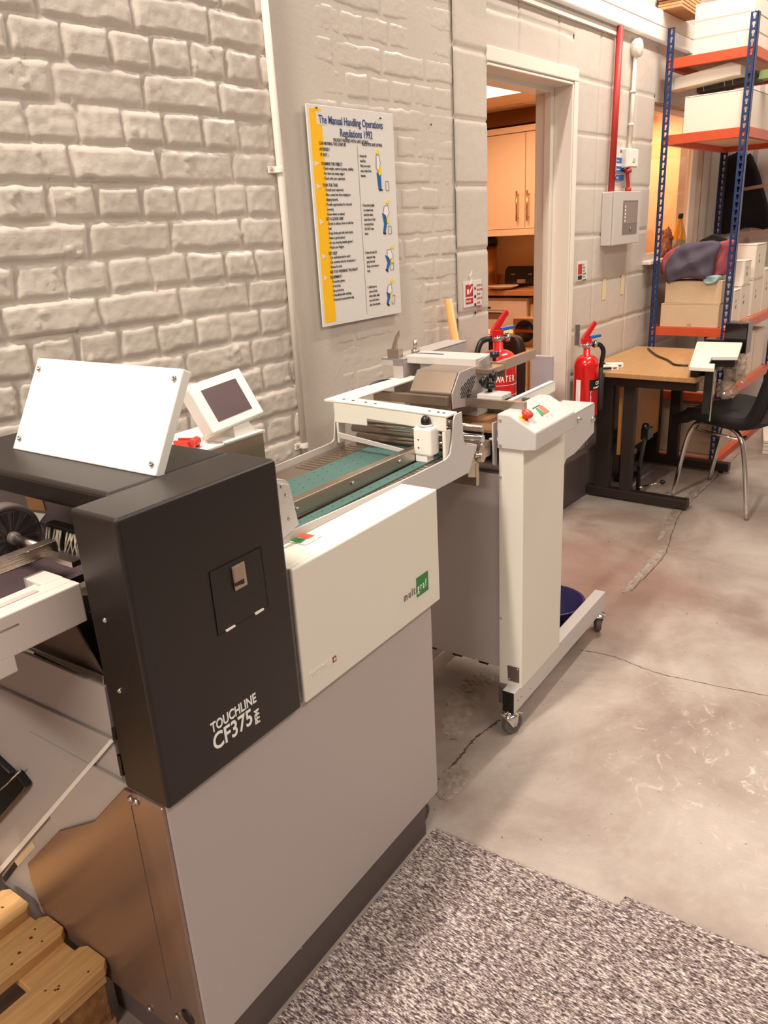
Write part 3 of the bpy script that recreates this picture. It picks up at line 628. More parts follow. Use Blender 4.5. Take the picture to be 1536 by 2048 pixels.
b.hexa([(nk.x - 0.02, nk.y - 0.02, 1.016), (nk.x + 0.045, nk.y - 0.02, 1.016), (nk.x + 0.045, nk.y + 0.03, 1.016), (nk.x - 0.02, nk.y + 0.03, 1.016),
        (nk.x - 0.01, nk.y - 0.008, nk.z + 0.012), (nk.x + 0.03, nk.y - 0.008, nk.z + 0.012), (nk.x + 0.03, nk.y + 0.02, nk.z + 0.012), (nk.x - 0.01, nk.y + 0.02, nk.z + 0.012)])
b.box((nk.x - 0.055, nk.y - 0.03, 1.016), (nk.x + 0.06, nk.y + 0.04, 1.020)); b.build('screen_stand', white, hsn, bevel=0.001)
# casters
def caster(name, parent, at, yaw, r=0.030, top=0.075, s=1.0):
    """one caster: wheel as the part, fork and brake as its pieces; at = contact point on the floor"""
    at = Vector(at); d = Vector((math.cos(yaw), math.sin(yaw), 0)); n_ = Vector((-d.y, d.x, 0))
    c = at + Vector((0, 0, r))
    w = nb().lathe(c - n_ * 0.011, n_, [(0.004, 0.0), (r * .6, 0.001), (r * .68, 0.003), (r * .72, 0), (r * .94, 0.001), (r, 0.006), (r, 0.016), (r * .94, 0.021), (r * .72, 0.022), (r * .68, 0.019), (r * .6, 0.021), (0.004, 0.022)], 30)
    wo = w.build(name, rubber, parent)
    f = nb(); stem = c - d * 0.012
    for s_ in (-1, 1):
        o_ = n_ * (0.0135 * s_)
        f.prism([c + o_ - d * 0.010 + Vector((0, 0, -0.006)), c + o_ + d * 0.006 + Vector((0, 0, -0.004)), stem + o_ + d * 0.026 + Vector((0, 0, top - r - 0.010)), stem + o_ - d * 0.024 + Vector((0, 0, top - r - 0.010))], n_ * 0.002 * s_)
    f.lathe(stem + Vector((0, 0, top - r - 0.012)), (0, 0, 1), [(0, 0), (0.026, 0), (0.027, 0.006), (0.02, 0.010), (0.008, 0.012), (0.006, 0.03), (0, 0.03)], 20)
    f.build('fork', chrome, wo)
    k_ = nb(); k_.hexa([stem + d * 0.018 + n_ * 0.008 + Vector((0, 0, top - r - 0.012)), stem + d * 0.05 + n_ * 0.007 + Vector((0, 0, top - r - 0.024)), stem + d * 0.05 - n_ * 0.007 + Vector((0, 0, top - r - 0.024)), stem + d * 0.018 - n_ * 0.008 + Vector((0, 0, top - r - 0.012)),
                         stem + d * 0.018 + n_ * 0.008 + Vector((0, 0, top - r - 0.002)), stem + d * 0.05 + n_ * 0.007 + Vector((0, 0, top - r - 0.020)), stem + d * 0.05 - n_ * 0.007 + Vector((0, 0, top - r - 0.020)), stem + d * 0.018 - n_ * 0.008 + Vector((0, 0, top - r - 0.002))])
    k_.build('brake_lever', chrome, wo); nb().lathe(c - n_ * 0.0165, n_, [(0, 0), (0.006, 0), (0.006, 0.002), (0, 0.002)], 12).build('axle', chrome, wo)
    return wo
caster('caster', cm, (1.192, 0.050, 0.0), -0.15, 0.034, 0.112)
b = nb(); b.tube(smooth([(1.21, 0.15, 0.33), (1.235, 0.14, 0.345), (1.240, 0.14, 0.30), (1.215, 0.15, 0.25)], 6), 0.004, 10); b.build('power_cable', white, cm)

# ================================================================== THE SHEET FEEDER
fd = machine('sheet_feeder', 'white sheet feeder on wheels with red emergency stop and tall column', 'sheet feeder')
b = nb().box((1.675, -0.006, 0.142), (1.957, 0.066, 0.870)); b.build('column', cream, fd, bevel=0.003)
b = nb().box((1.640, -0.001, 0.075), (2.395, 0.038, 0.147)); fb = b.build('foot_bar', grey2, fd, bevel=0.003)
nb().box((1.6365, 0.001, 0.077), (1.640, 0.036, 0.145)).build('end_cap', black, fb, bevel=0.001)
nb().box((2.395, 0.001, 0.077), (2.399, 0.036, 0.145)).build('end_cap', black, fb, bevel=0.001)
for x, y in ((1061, 1377), (1042, 1394), (1036, 1401)): q = mv(x, y, -0.001); nb().lathe(q, (0, -1, 0), [(0, 0), (0.002, 0), (0.002, 0.0006), (0, 0.0006)], 8).build('hole', black, fb)
caster('caster', fd, (1.655, 0.014, 0), -0.35, 0.034, 0.076); caster('caster', fd, (2.365, 0.014, 0), 0.5, 0.034, 0.076)
nb().box((1.64, 0.36, 0.075), (2.395, 0.40, 0.147)).build('foot_bar', grey2, fd, bevel=0.003)
caster('caster', fd, (1.67, 0.38, 0), 0.8, 0.034, 0.076); caster('caster', fd, (2.36, 0.38, 0), 1.2, 0.034, 0.076)
q = mu(1015, 1330, 1.675); pl4 = [mu(x, y, 1.675) for x, y in ((1015, 1330), (1038.5, 1336), (1038.5, 1366), (1016.5, 1360))]
rp = nb().prism(pl4, (-0.002, 0, 0)).build('rating_plate', dgrey, fd, bevel=0.001)
screws('screw', chrome, rp, [mu(1035, 1339, 1.673), mu(1019, 1357, 1.673)], (-1, 0, 0), 0.003, 0.002)
screws('screw', chrome, fd, [mu(x, y, 1.675) for x, y in ((1001, 953), (1003, 1236))], (-1, 0, 0), 0.004, 0.003)
# body behind the column
bd = nb().box((1.684, 0.068, 0.190), (2.02, 0.43, 0.785)).build('feeder_body', greyp, fd, bevel=0.003)
for v0 in (0.11, 0.20, 0.29): nb().box((1.688, v0, 0.182), (1.70, v0 + 0.03, 0.190)).build('tab', black, bd)
b = nb().box((1.66, 0.040, 0.085), (1.672, 0.060, 0.14)); b.build('stop_block', dgrey, fd)
# control box with the sloped face
pr = [(0.067, 0.956), (0.032, 0.956), (-0.043, 0.915), (-0.043, 0.867), (-0.007, 0.862), (0.067, 0.862)]
cb_ = nb().prism([(1.668, v, z) for v, z in pr], (0.262, 0, 0)).build('control_box', grey2, fd, bevel=0.004)
screws('screw', chrome, cb_, [mu(x, y, 1.668) for x, y in ((1000, 840), (1000.5, 890))], (-1, 0, 0), 0.0045, 0.003)
sn = Vector((0, -0.041, 0.075)).normalized(); sdir = Vector((0, -0.075, -0.041)).normalized()
def on_slope(x, y):
    d = ray(x, y); dl = Vector((d.dot(U), d.dot(W), d.z)); c = loc(CAM); p0 = Vector((1.7, 0.032, 0.956)); t = (p0 - c).dot(sn) / dl.dot(sn); return c + dl * t
q = on_slope(1048, 838)
nb().prism([on_slope(x, y) + sn * 0.0004 for x, y in ((1036, 833), (1050, 830), (1060, 837), (1046, 843))], sn * 0.0008).build('stop_label', yellow, cb_)
es = nb().lathe(q + sn * 0.001 + Vector((0.004, 0, 0.0)), sn, [(0, 0), (0.009, 0), (0.009, 0.009), (0.0145, 0.010), (0.016, 0.014), (0.0145, 0.020), (0.008, 0.023), (0, 0.0235)], 28).build('emergency_stop', mat('stop_red', (220, 60, 44), 0.35), cb_)
def sl(pxs, m, name, t, par=cb_): return nb().prism([on_slope(x, y) + sn * 0.0004 for x, y in pxs], sn * t).build(name, m, par)
kl = sl(((1064, 818), (1080, 810), (1110, 832), (1095, 839)), white, 'keypad_label', 0.0004)
sl(((1064, 817), (1079, 809.5), (1081, 811), (1066, 819)), black, 'label_edge', 0.0008, kl)
sl(((1070, 818), (1074, 816), (1091, 829), (1084, 833)), greenl, 'start_button', 0.0012, kl); sl(((1075, 815), (1083, 811), (1099, 824), (1092, 829)), redl, 'stop_button', 0.0012, kl)
sl(((1089, 833), (1094, 830), (1099, 834), (1094, 837)), greyp, 'small_button', 0.0009, kl); sl(((1097, 829), (1101, 827), (1108, 832), (1103, 834)), greyp, 'small_button', 0.0009, kl)
# front beam to the right, with the curved gusset
pb = [(1.675, 0.878), (2.212, 0.878), (2.218, 0.872), (2.222, 0.780), (2.06, 0.752), (1.998, 0.752), (1.975, 0.735), (1.965, 0.70), (1.675, 0.70)]
fbm = nb().prism([(u_, 0.004, z_) for u_, z_ in pb], (0, 0.004, 0)); fbm.box((1.70, 0.004, 0.872), (2.2145, 0.108, 0.878)); fbm.box((2.215, 0.006, 0.80), (2.219, 0.108, 0.876))
fbo = fbm.build('front_beam', grey2, fd, bevel=0.002)
for x, y in ((1156, 838), (1184, 838)): q = mv(x, y, 0.004); nb().lathe(q, (0, -1, 0), [(0, 0), (0.008, 0), (0.008, 0.003), (0.005, 0.004), (0.005, 0.010), (0, 0.010)], 18).build('knob_bolt', chrome, fbo)
# long bars going right behind the control box
b = nb(); b.box((1.78, 0.100, 0.924), (2.13, 0.104, 0.955)); b.box((1.78, 0.100, 0.951), (2.13, 0.118, 0.955)); b.build('side_bar', white, fd, bevel=0.001)
A = mv(1008, 722, 0.19); B_ = mv(1072, 694, 0.19)
b = nb(); b.box((1.93, 0.19, A.z - 0.028), (B_.x, 0.205, A.z + 0.001)); b.build('guide_arm', satin, fd, bevel=0.001)
# suction head
hd_ = nb(); hd_.prism([(1.664, 0.202, 0.945), (1.664, 0.202, 1.0), (1.706, 0.202, 1.050), (1.83, 0.202, 1.050), (1.83, 0.202, 0.945)], (0, 0.13, 0))
ho = hd_.build('suction_head_cover', satin, fd, bevel=0.0015)
sdp = vpoly(((902.4, 787.5), (917, 744.4), (955, 730), (956, 722), (976, 709), (976, 745), (959, 790), (959, 798), (929, 813), (904, 818)), 0.200, -0.004, greyp, 'head_side_plate', fd)
for k_ in range(7):
    x0 = 918 + k_ * 3.4; top_y = [772, 765, 758, 753, 750, 752, 762][k_]; bot_y = [780, 790, 796, 797, 796, 792, 785][k_]
    f = lambda y, o_: (x0 + (790 - y) * 0.40 - (0 if k_ else 0) + o_ - 1.0, y)
    vquad((f(bot_y, 0), f(top_y, 0), f(top_y, 1.5), f(bot_y, 1.5)), 0.1955, 0.0006, black, 'vent_slot', sdp)
q = mv(937, 780, 0.1955); nb().lathe(q, (0, -1, 0), [(0, 0), (0.003, 0), (0.003, 0.0006), (0, 0.0006)], 10).build('vent_hole', black, sdp)
vquad(((933, 792), (941, 787), (942, 790), (934, 795)), 0.1955, 0.0006, black, 'cable_slot', sdp)
gb = nb(); gb.box((1.80, 0.198, 1.048), (1.90, 0.43, 1.070)); gb.box((1.82, 0.198, 0.95), (1.90, 0.205, 1.065)); gb.box((1.83, 0.21, 0.90), (1.90, 0.40, 1.05)); gb.build('head_bracket', grey2, fd, bevel=0.002)
nb().box((1.845, 0.33, 1.0704), (1.852, 0.44, 1.0712)).build('bracket_slot', black, fd)
for x, y in ((892, 727), (941, 727)): q = mz(x, y, 1.051); nb().cyl((q.x, q.y, 1.05), (q.x, q.y, 1.060), 0.009, 20).build('cap', chrome, fd)
q = mz(912, 728, 1.0515); nb().hexa([(q.x - 0.004, q.y + 0.016, 1.0505), (q.x + 0.004, q.y + 0.016, 1.0505), (q.x + 0.004, q.y - 0.016, 1.0505), (q.x - 0.004, q.y - 0.016, 1.0505), (q.x - 0.004, q.y + 0.016, 1.052), (q.x + 0.004, q.y + 0.016, 1.052), (q.x + 0.004, q.y - 0.016, 1.052), (q.x - 0.004, q.y - 0.016, 1.052)]).build('top_slot', black, fd)
# rear post with flange, blade and pin
ps = nb(); ps.box((1.775, 0.425, 0.955), (1.98, 0.460, 1.062)); ps.prism([(1.98, 0.425, 1.062), (2.16, 0.425, 1.062), (2.16, 0.425, 1.035), (1.98, 0.425, 0.99)], (0, 0.004, 0)); ps.box((1.775, 0.425, 1.058), (2.16, 0.50, 1.064)); ps.box((1.775, 0.425, 1.042), (1.779, 0.50, 1.064))
pso = ps.build('rear_post', greyp, fd, bevel=0.001)
for (x, y) in ((790, 701),):
    q = mz(x, y, 1.085)
    b = nb(); b.box((q.x - 0.012, q.y - 0.02, 1.064), (q.x + 0.012, q.y + 0.02, 1.090)); b.build('clamp_block', steel, pso, bevel=0.001)
    uu = q.x; b = nb(); b.prism([mu(a_, c_, uu) for a_, c_ in ((783, 694), (790, 672), (797, 661), (797, 672), (792, 700), (784, 702))], (0.006, 0, 0)); b.build('curved_blade', satin, pso, bevel=0.001)
q = mz(831, 702, 1.070); b = nb(); b.cyl((q.x, q.y, 1.064), (q.x, q.y, 1.076), 0.013, 20); b.cyl((q.x, q.y, 1.076), (q.x, q.y, 1.104), 0.006, 16); b.build('pin', steel, pso)
b = nb(); b.tube(smooth([(1.77, 0.46, 1.0), (1.70, 0.47, 1.005), (1.62, 0.46, 0.995), (1.58, 0.44, 1.0)], 8), 0.006, 12); b.tube(smooth([(1.77, 0.46, 0.985), (1.70, 0.475, 0.99), (1.62, 0.465, 0.985), (1.58, 0.45, 1.0)], 8), 0.005, 12); b.build('hose', black, fd)
nb().box((1.46, 0.40, 1.001), (1.78, 0.47, 1.006)).build('white_shelf', white, fd)
# cross rails under the head
b = nb(); b.box((1.735, 0.02, 0.950), (1.750, 0.205, 0.975)); b.build('cross_rail', steel, fd, bevel=0.001)
b = nb(); b.box((1.64, 0.20, 0.970), (1.655, 0.44, 0.995)); b.build('cross_rail', satin, fd, bevel=0.001)
nb().box((1.655, 0.33, 0.93), (1.668, 0.345, 0.985)).build('link_bracket', grey2, fd, bevel=0.001)
nb().box((1.69, 0.07, 0.785), (1.9, 0.43, 0.79)).build('inner_tray', dgrey, fd); nb().box((1.89, 0.03, 0.78), (1.9, 0.44, 0.95)).build('inner_wall', dgrey, fd)
nb().box((1.70, 0.09, 0.893), (1.88, 0.42, 0.90)).build('paper_table', mat('brown_tray', (150, 104, 68), 0.4), fd)
for z_, r__, m_ in ((0.932, 0.008, steel), (0.905, 0.010, chrome), (0.885, 0.008, steel), (0.855, 0.013, satin)):
    nb().cyl((1.60, 0.072, z_), (1.60, 0.41, z_), r__, 20).build('roller', m_, fd)
nb().box((1.585, 0.085, 0.78), (1.60, 0.41, 0.840)).build('roller_guard', satin, fd)
def vq2(pxs, v_, m, name, t=0.004): return vpoly(pxs, v_, t, m, name, fd)
vq2(((986, 846), (994, 843), (995, 925), (993, 933), (987, 929)), 0.078, grey2, 'end_bracket')
vq2(((935, 909), (955, 899), (956, 955), (937, 955)), 0.086, steel, 'hinge_plate')
q = mv(951, 910, 0.086); nb().lathe(q, (0, -1, 0), [(0, 0), (0.008, 0), (0.008, 0.004), (0.004, 0.005), (0.004, 0.012), (0, 0.012)], 16).build('hinge_bolt', chrome, fd)
nb().tube([mv(968, 857, 0.076), mv(955, 903, 0.076)], 0.003, 10).build('gas_strut', dgrey, fd)
# clamps and black star knobs
al = nb(); q = mz(990, 790, 0.980); al.box((q.x - 0.03, q.y - 0.035, 0.972), (q.x + 0.03, q.y + 0.04, 0.986)); alo = al.build('clamp_plate', grey2, fd, bevel=0.002)
def knob(at, ax, r=0.016, h=0.02, name='star_knob'):
    b = nb(); ax = Vector(ax).normalized(); b.lathe(at, ax, [(0, 0), (r * .4, 0), (r * .4, h * .35), (r * .9, h * .45), (r, h * .6), (r * .9, h), (0, h)], 10); b.build(name, black, fd)
q = mz(980, 783, 0.987); knob((q.x, q.y, 0.986), (0, 0, 1), 0.016, 0.024)
q = mv(989, 722, 0.16); knob(q, (0, 0, 1), 0.014, 0.026)
q = mv(968, 763, 0.15); knob(q + Vector((0.0, 0.012, 0)), (0, -1, 0), 0.017, 0.02)
q = mv(986, 752, 0.14); knob(q + Vector((0.0, 0.012, 0)), (0.3, -1, 0), 0.016, 0.02)
q = mv(985, 735, 0.165); b = nb(); b.box((q.x - 0.04, 0.15, q.z - 0.012), (q.x + 0.05, 0.20, q.z + 0.002)); b.box((q.x + 0.05, 0.15, q.z - 0.035), (q.x + 0.056, 0.21, q.z + 0.006)); b.box((q.x - 0.02, 0.15, q.z - 0.05), (q.x - 0.012, 0.165, q.z)); b.build('u_clamp', satin, fd, bevel=0.001)
b = nb(); q = mv(985, 790, 0.15); b.cyl((q.x, 0.15, 0.98), (q.x, 0.15, 1.03), 0.007, 14); b.build('clamp_post', steel, fd)

# red tool on the housing
tl = empty('hex_key_set', OL, TH, 'red folding hex key set lying on the machine beside the touch screen', 'tool')
q0 = mz(352, 884, 1.03); q1 = mz(394, 884, 1.03); dq = (q1 - q0).normalized(); nq = Vector((-dq.y, dq.x, 0))
for s_ in (-1, 1):
    c0 = q0 + nq * 0.011 * s_; c1 = q1 + nq * 0.011 * s_
    nb().hexa([c0 - nq * .003 - Vector((0, 0, .0135)), c1 - nq * .003 - Vector((0, 0, .0135)), c1 + nq * .003 - Vector((0, 0, .0135)), c0 + nq * .003 - Vector((0, 0, .0135)), c0 - nq * .003 + Vector((0, 0, .006)), c1 - nq * .003 + Vector((0, 0, .006)), c1 + nq * .003 + Vector((0, 0, .006)), c0 + nq * .003 + Vector((0, 0, .006))]).build('handle', redt, tl, bevel=0.002)
nb().cyl(q1 - nq * 0.014 - dq * 0.006, q1 + nq * 0.014 - dq * 0.006, 0.009, 16).build('pivot', redt, tl)
for k_ in (-1, 0, 1): nb().cyl(q0 + nq * 0.004 * k_, q1 - dq * 0.01 + nq * 0.004 * k_, 0.0022, 6).build('hex_key', black, tl)

# ================================================================== ON THE WALL
# white surface conduit with clips
cb0 = empty('conduit_pipe', (1.69, -0.018, 0), 0, 'white vertical conduit pipe on the brick wall left of the poster', 'pipe')
nb().tube([(0.004, 0, 0.70), (0.012, 0, 1.6), (0.006, 0, 2.75)], 0.0105, 18).build('pipe', trimp, cb0)
for z_ in (1.595, 0.79):
    b = nb(); b.lathe((0.006, 0, z_ - 0.008), (0, 0, 1), [(0.0125, 0), (0.0125, 0.016), (0.0105, 0.016), (0.0105, 0)], 20); b.box((-0.028, 0.004, z_ - 0.009), (0.0, 0.010, z_ + 0.009))
    c_ = b.build('clip', trimp, cb0, bevel=0.001); screws('clip_screw', steel, c_, [(-0.018, 0.004, z_)], (0, -1, 0), 0.004, 0.002)
# ---- manual handling poster
X0, X1, Z0, Z1 = 1.836, 2.247, 1.140, 1.774
po = empty('safety_poster', (X0, 0, Z0), 0, 'white poster with a yellow stripe headed The Manual Handling Operations Regulations 1992', 'poster')
PW, PH = X1 - X0, Z1 - Z0; YF = -0.012
nb().box((0, YF, 0), (PW, YF + 0.005, PH)).build('board', board, po, bevel=0.0008)
yf = YF - 0.0004
nb().box((0.010, YF - 0.0003, 0.012), (0.062, YF, PH - 0.010)).build('yellow_stripe', yell, po)
nb().box((0.040, YF - 0.0005, PH - 0.052), (0.075, YF - 0.0003, PH - 0.018)).build('stripe_corner', board, po)
def pq(px, py): q = wy(px, py, YF); return q.x - X0, q.z - Z0
def pt(px, py, body, size, m, name='poster_text', sx=1.0, off=0.0, line=1.0, align='LEFT'):
    x, z = pq(px, py); return text(name, body, size, m, po, (x, YF - 0.0006, z), FV, sx=sx, off=off, line=line, align=align, ext=0.0002)
text('heading', 'The Manual Handling Operations', 0.0315, inkn, po, (0.048, YF - 0.0008, PH - 0.048), FV, sx=0.725, off=0.0003, ext=0.0002)
text('heading', 'Regulations 1992', 0.0315, inkn, po, (0.140, YF - 0.0008, PH - 0.080), FV, sx=0.725, off=0.0003, ext=0.0002)
text('subheading', 'PREVENT INJURIES WITH SAFE LIFTING', 0.0135, inkb, po, (0.108, YF - 0.0008, PH - 0.095), FV, sx=0.72, off=0.0, ext=0.0002)
SM = 0.0118
def col(px, py, body, bold=False): pt(px, py, body, SM if not bold else 0.0128, inkb, sx=0.72 if not bold else 0.74, off=0.0001 if bold else 0.0, line=1.18 if not bold else 1.25)
col(638, 289, 'CAN MOVING THE LOAD BE\nAVOIDED !', True); col(641, 312, 'IF NOT :-', True)
col(643, 330, 'EXAMINE THE OBJECT', True); col(645, 339, '- Check weight, centre of gravity, stability.\n- Are there any sharp edges !\n- Check with your supervisor.')
col(646, 373, 'PLAN THE TASK', True); col(649, 382, '- Consult your supervisor.\n- Plan a route free from tripping or\n  slipping hazards.\n- Provide opportunities for rest and\n  recovery.\n- Know where to unload.')
col(652, 441, 'GET A GOOD GRIP', True); col(654, 450, '- Decide in advance how to hold the\n  load.\n- Grasp firmly and with both hands.\n- Attain a good posture.\n- Are you wearing suitable gloves !\n- Watch your fingers.')
col(657, 510, 'GET HELP', True); col(658, 518, '- Can mechanical aid be used !\n- Can someone else be of assistance !\n- Rotate the task.')
col(660, 547, 'ARE YOU WEARING THE RIGHT\nEQUIPMENT !', True); col(663, 566, '- Protective gloves.\n- A hard hat.\n- Eye protection.\n- Overalls/durable clothing.\n- Protective footwear/non-slip.')
pt(724, 291, 'RULES FOR SAFE LIFTING', 0.0128, inkb, sx=0.72, off=0.0001)
for px, py, body in ((717, 314, '1. Assess the\n   load first.\n   Make sure work\n   area is clear from\n   hazards.'), (724, 413, '2. Keep back upright\n   in a natural way,\n   bend the knees,\n   stand close to load\n   and spread feet,\n   DO NOT twist\n   knees.'),
                      (730, 508, '3. Raise the load, lift\n   using your legs,\n   grasp the load\n   firmly, arms close to\n   body.'), (735, 577, '4. Hold close to\n   centre of body\n   when stable, make\n   sure work area is\n   clear from hazards.')): pt(px, py, body, SM, inkb, sx=0.64, line=1.22)
a_, c_ = pq(713, 284), pq(735, 627); nb().box((0.2185, YF - 0.0006, 0.018), (0.2195, YF, PH - 0.102)).build('divider', inkg, po)
for x, y in ((633, 327), (637, 373), (643, 444), (648, 513), (651, 556)):
    a_ = pq(x, y); nb().prism([(a_[0] - 0.008, YF - 0.0004, a_[1] + 0.008), (a_[0] - 0.008, YF - 0.0004, a_[1] - 0.008), (a_[0] + 0.010, YF - 0.0004, a_[1])], (0, -0.0004, 0)).build('arrowhead', board, po)
for x, y in ((631.5, 215), (759.5, 236)): a_ = pq(x, y); nb().cyl((a_[0], YF, a_[1]), (a_[0], YF - 0.006, a_[1] - 0.002), 0.002, 8).build('nail', black, po)
# the four lifting figures printed on the poster
bl = mat('print_blue', (22, 92, 158), 0.5)
def fig(helm, torso, arms, legs, shoe, boxp):
    def poly(p, m, n_, t): nb().prism([(pq(x, y)[0], YF - 0.0003, pq(x, y)[1]) for x, y in p], (0, -t, 0)).build(n_, m, fo)
    fo = nb().prism([(pq(x, y)[0], YF - 0.0003, pq(x, y)[1]) for x, y in torso], (0, -0.0003, 0)).build('printed_figure', mat('print_white', (236, 232, 226), 0.5), po)
    poly(helm, yellow, 'helmet', 0.0006); poly(arms, yellow, 'gloves', 0.0008); poly(legs, bl, 'trousers', 0.0006); poly(shoe, black, 'shoes', 0.0008)
    for i in range(len(boxp)):
        a, c = boxp[i], boxp[(i + 1) % len(boxp)]; A = Vector((pq(*a)[0], YF - 0.0006, pq(*a)[1])); B2 = Vector((pq(*c)[0], YF - 0.0006, pq(*c)[1])); nb().cyl(A, B2, 0.0006, 6).build('drawn_box', inkg, fo)
    for i in range(len(torso)):
        a, c = torso[i], torso[(i + 1) % len(torso)]; nb().cyl(Vector((pq(*a)[0], YF - 0.0008, pq(*a)[1])), Vector((pq(*c)[0], YF - 0.0008, pq(*c)[1])), 0.0006, 6).build('outline', inkb, fo)
sh_ = lambda L_, dx, dy: [(x + dx, y + dy) for x, y in L_]
fig([(751, 306), (752, 300), (756, 300), (758, 307), (755, 309)], [(752, 310), (757, 310), (760, 325), (757, 345), (752, 335)], [(755, 337), (761, 336), (763, 346), (758, 352)], [(753, 345), (761, 348), (763, 378), (757, 379)], [(758, 379), (764, 378), (766, 381), (759, 382)], [(771, 362), (777, 363), (778, 381), (772, 381)])
fig([(771, 406), (774, 400), (778, 401), (778, 408)], [(768, 412), (775, 410), (778, 425), (772, 437), (766, 428)], [(773, 436), (778, 437), (778, 447), (774, 446)], [(764, 426), (771, 430), (774, 445), (771, 465), (766, 466), (768, 448)], [(766, 465), (772, 465), (772, 469), (767, 468)], [(776, 452), (782, 452), (783, 467), (777, 468)])
fig([(780, 495), (783, 489), (787, 491), (787, 498)], [(774, 500), (781, 498), (786, 512), (781, 520), (774, 514)], [(781, 515), (787, 517), (787, 524), (782, 524)], [(770, 510), (777, 514), (781, 524), (776, 540), (772, 539), (775, 526)], [(771, 538), (776, 540), (777, 544), (772, 542)], [(780, 528), (787, 526), (787, 539), (781, 540)])
fig([(780, 561), (783, 556), (788, 561), (785, 567)], [(776, 571), (782, 567), (784, 582), (780, 588), (774, 584)], [(781, 588), (785, 586), (784, 602), (782, 603)], [(773, 584), (780, 588), (780, 594), (777, 608), (773, 608), (775, 596)], [(774, 607), (779, 608), (779, 612), (775, 611)], [(784, 591), (790, 590), (789, 606), (784, 608)])

# ---- fire action signs
def sign(pxs, label, name='safety_sign'):
    q = [wy(x, y, -0.006) for x, y in pxs]; x0, x1 = (q[0].x + q[3].x) / 2, (q[1].x + q[2].x) / 2; z1, z0 = (q[0].z + q[1].z) / 2, (q[3].z + q[2].z) / 2
    e_ = empty(name, (x0, -0.004, z0), 0, label, 'sign'); nb().box((0, -0.003, 0), (x1 - x0, 0.0, z1 - z0)).build('plate', board, e_, bevel=0.0005); return e_, x1 - x0, z1 - z0
e_, w_, h_ = sign(((927, 563), (963, 560), (963, 609), (928, 616)), 'red and white extinguisher instruction sign on the block wall left of the doorway')
rb = nb().box((0.012, -0.0036, 0.04), (w_ * 0.5, -0.003, h_ - 0.012)).build('red_panel', mat('print_red', (186, 32, 34), 0.5), e_)
nb().box((0.012, -0.0036, 0.012), (w_ * 0.5, -0.003, 0.034)).build('red_band', MATS['print_red'], e_)
b = nb(); b.box((0.022, -0.0042, 0.05), (0.034, -0.0036, h_ - 0.03)); b.build('extinguisher_symbol', ink, rb)
for i in range(3): nb().prism([(0.042 + 0.0 * i, -0.0036, 0.05 + i * 0.03), (w_ * 0.5 - 0.006, -0.0036, 0.07 + i * 0.03), (w_ * 0.5 - 0.006, -0.0036, 0.08 + i * 0.03), (0.042, -0.0036, 0.06 + i * 0.03)], (0, -0.0006, 0)).build('flame_stripe', ink, rb)
text('lettering', 'WATER', 0.013, ink, e_, (0.014, -0.0038, 0.018), FV, sx=0.8, ext=0.0002)
for i in range(4): nb().lathe((w_ * 0.62, -0.003, h_ - 0.03 - i * 0.032), (0, -1, 0), [(0, 0), (0.007, 0), (0.007, 0.0006), (0, 0.0006)], 14).build('symbol', inkb if i else inkg, e_)
text('sign_text', 'FOR USE ON\nWOOD PAPER\nTEXTILES\nDO NOT USE\nON LIVE\nELECTRICAL\nEQUIPMENT', 0.0125, MATS['print_red'], e_, (w_ * 0.71, -0.0034, h_ - 0.025), FV, sx=0.55, line=1.35, ext=0.0002)
e_, w_, h_ = sign(((1155, 525), (1175, 521), (1174, 558), (1154, 563)), 'small red and green extinguisher sign on the block wall right of the doorway')
nb().box((0.006, -0.0036, 0.03), (w_ * 0.45, -0.003, h_ - 0.01)).build('red_panel', MATS['print_red'], e_); nb().box((0.006, -0.0036, 0.005), (w_ * 0.45, -0.003, 0.025)).build('black_panel', inkb, e_)
text('sign_text', 'CO2\nFOR USE\nON LIVE\nEQUIPMENT\nDO NOT\nHOLD HORN', 0.012, greenl, e_, (w_ * 0.52, -0.0034, h_ - 0.02), FV, sx=0.6, line=1.2, ext=0.0002)
bluel = mat('print_blue_sign', (30, 92, 170), 0.5)
e_, w_, h_ = sign(((1232, 296), (1250, 292), (1249, 342), (1232, 346)), 'white notice with three blue bands beside the red conduit')
for i, t_ in enumerate(('Fire action', 'Escape route', 'Assembly')):
    zz = h_ - 0.05 - i * 0.04; k_ = nb().box((0.004, -0.0036, zz - 0.026), (w_ - 0.004, -0.003, zz)).build('blue_band', bluel, e_); text('lettering', t_, 0.012, ink, k_, (0.008, -0.0038, zz - 0.018), FV, sx=0.6, ext=0.0002)
nb().lathe((w_ * .5, -0.003, h_ - 0.02), (0, -1, 0), [(0, 0), (0.008, 0), (0.008, 0.0006), (0, 0.0006)], 16).build('symbol', inkb, e_)
for (x, y), lb_ in (((1208, 578), 'left of two yellowed tape marks below the alarm panel'), ((1245, 568), 'right of two yellowed tape marks below the alarm panel')):
    q = wy(x, y, -0.006); t_ = nb().box((q.x - 0.022, -0.0065, q.z - 0.055), (q.x + 0.022, -0.0058, q.z + 0.05)).build('tape_mark', mat('yellowed_tape', (226, 208, 164), 0.4)); tag(t_, lb_, 'tape', 'tape marks under the alarm panel')
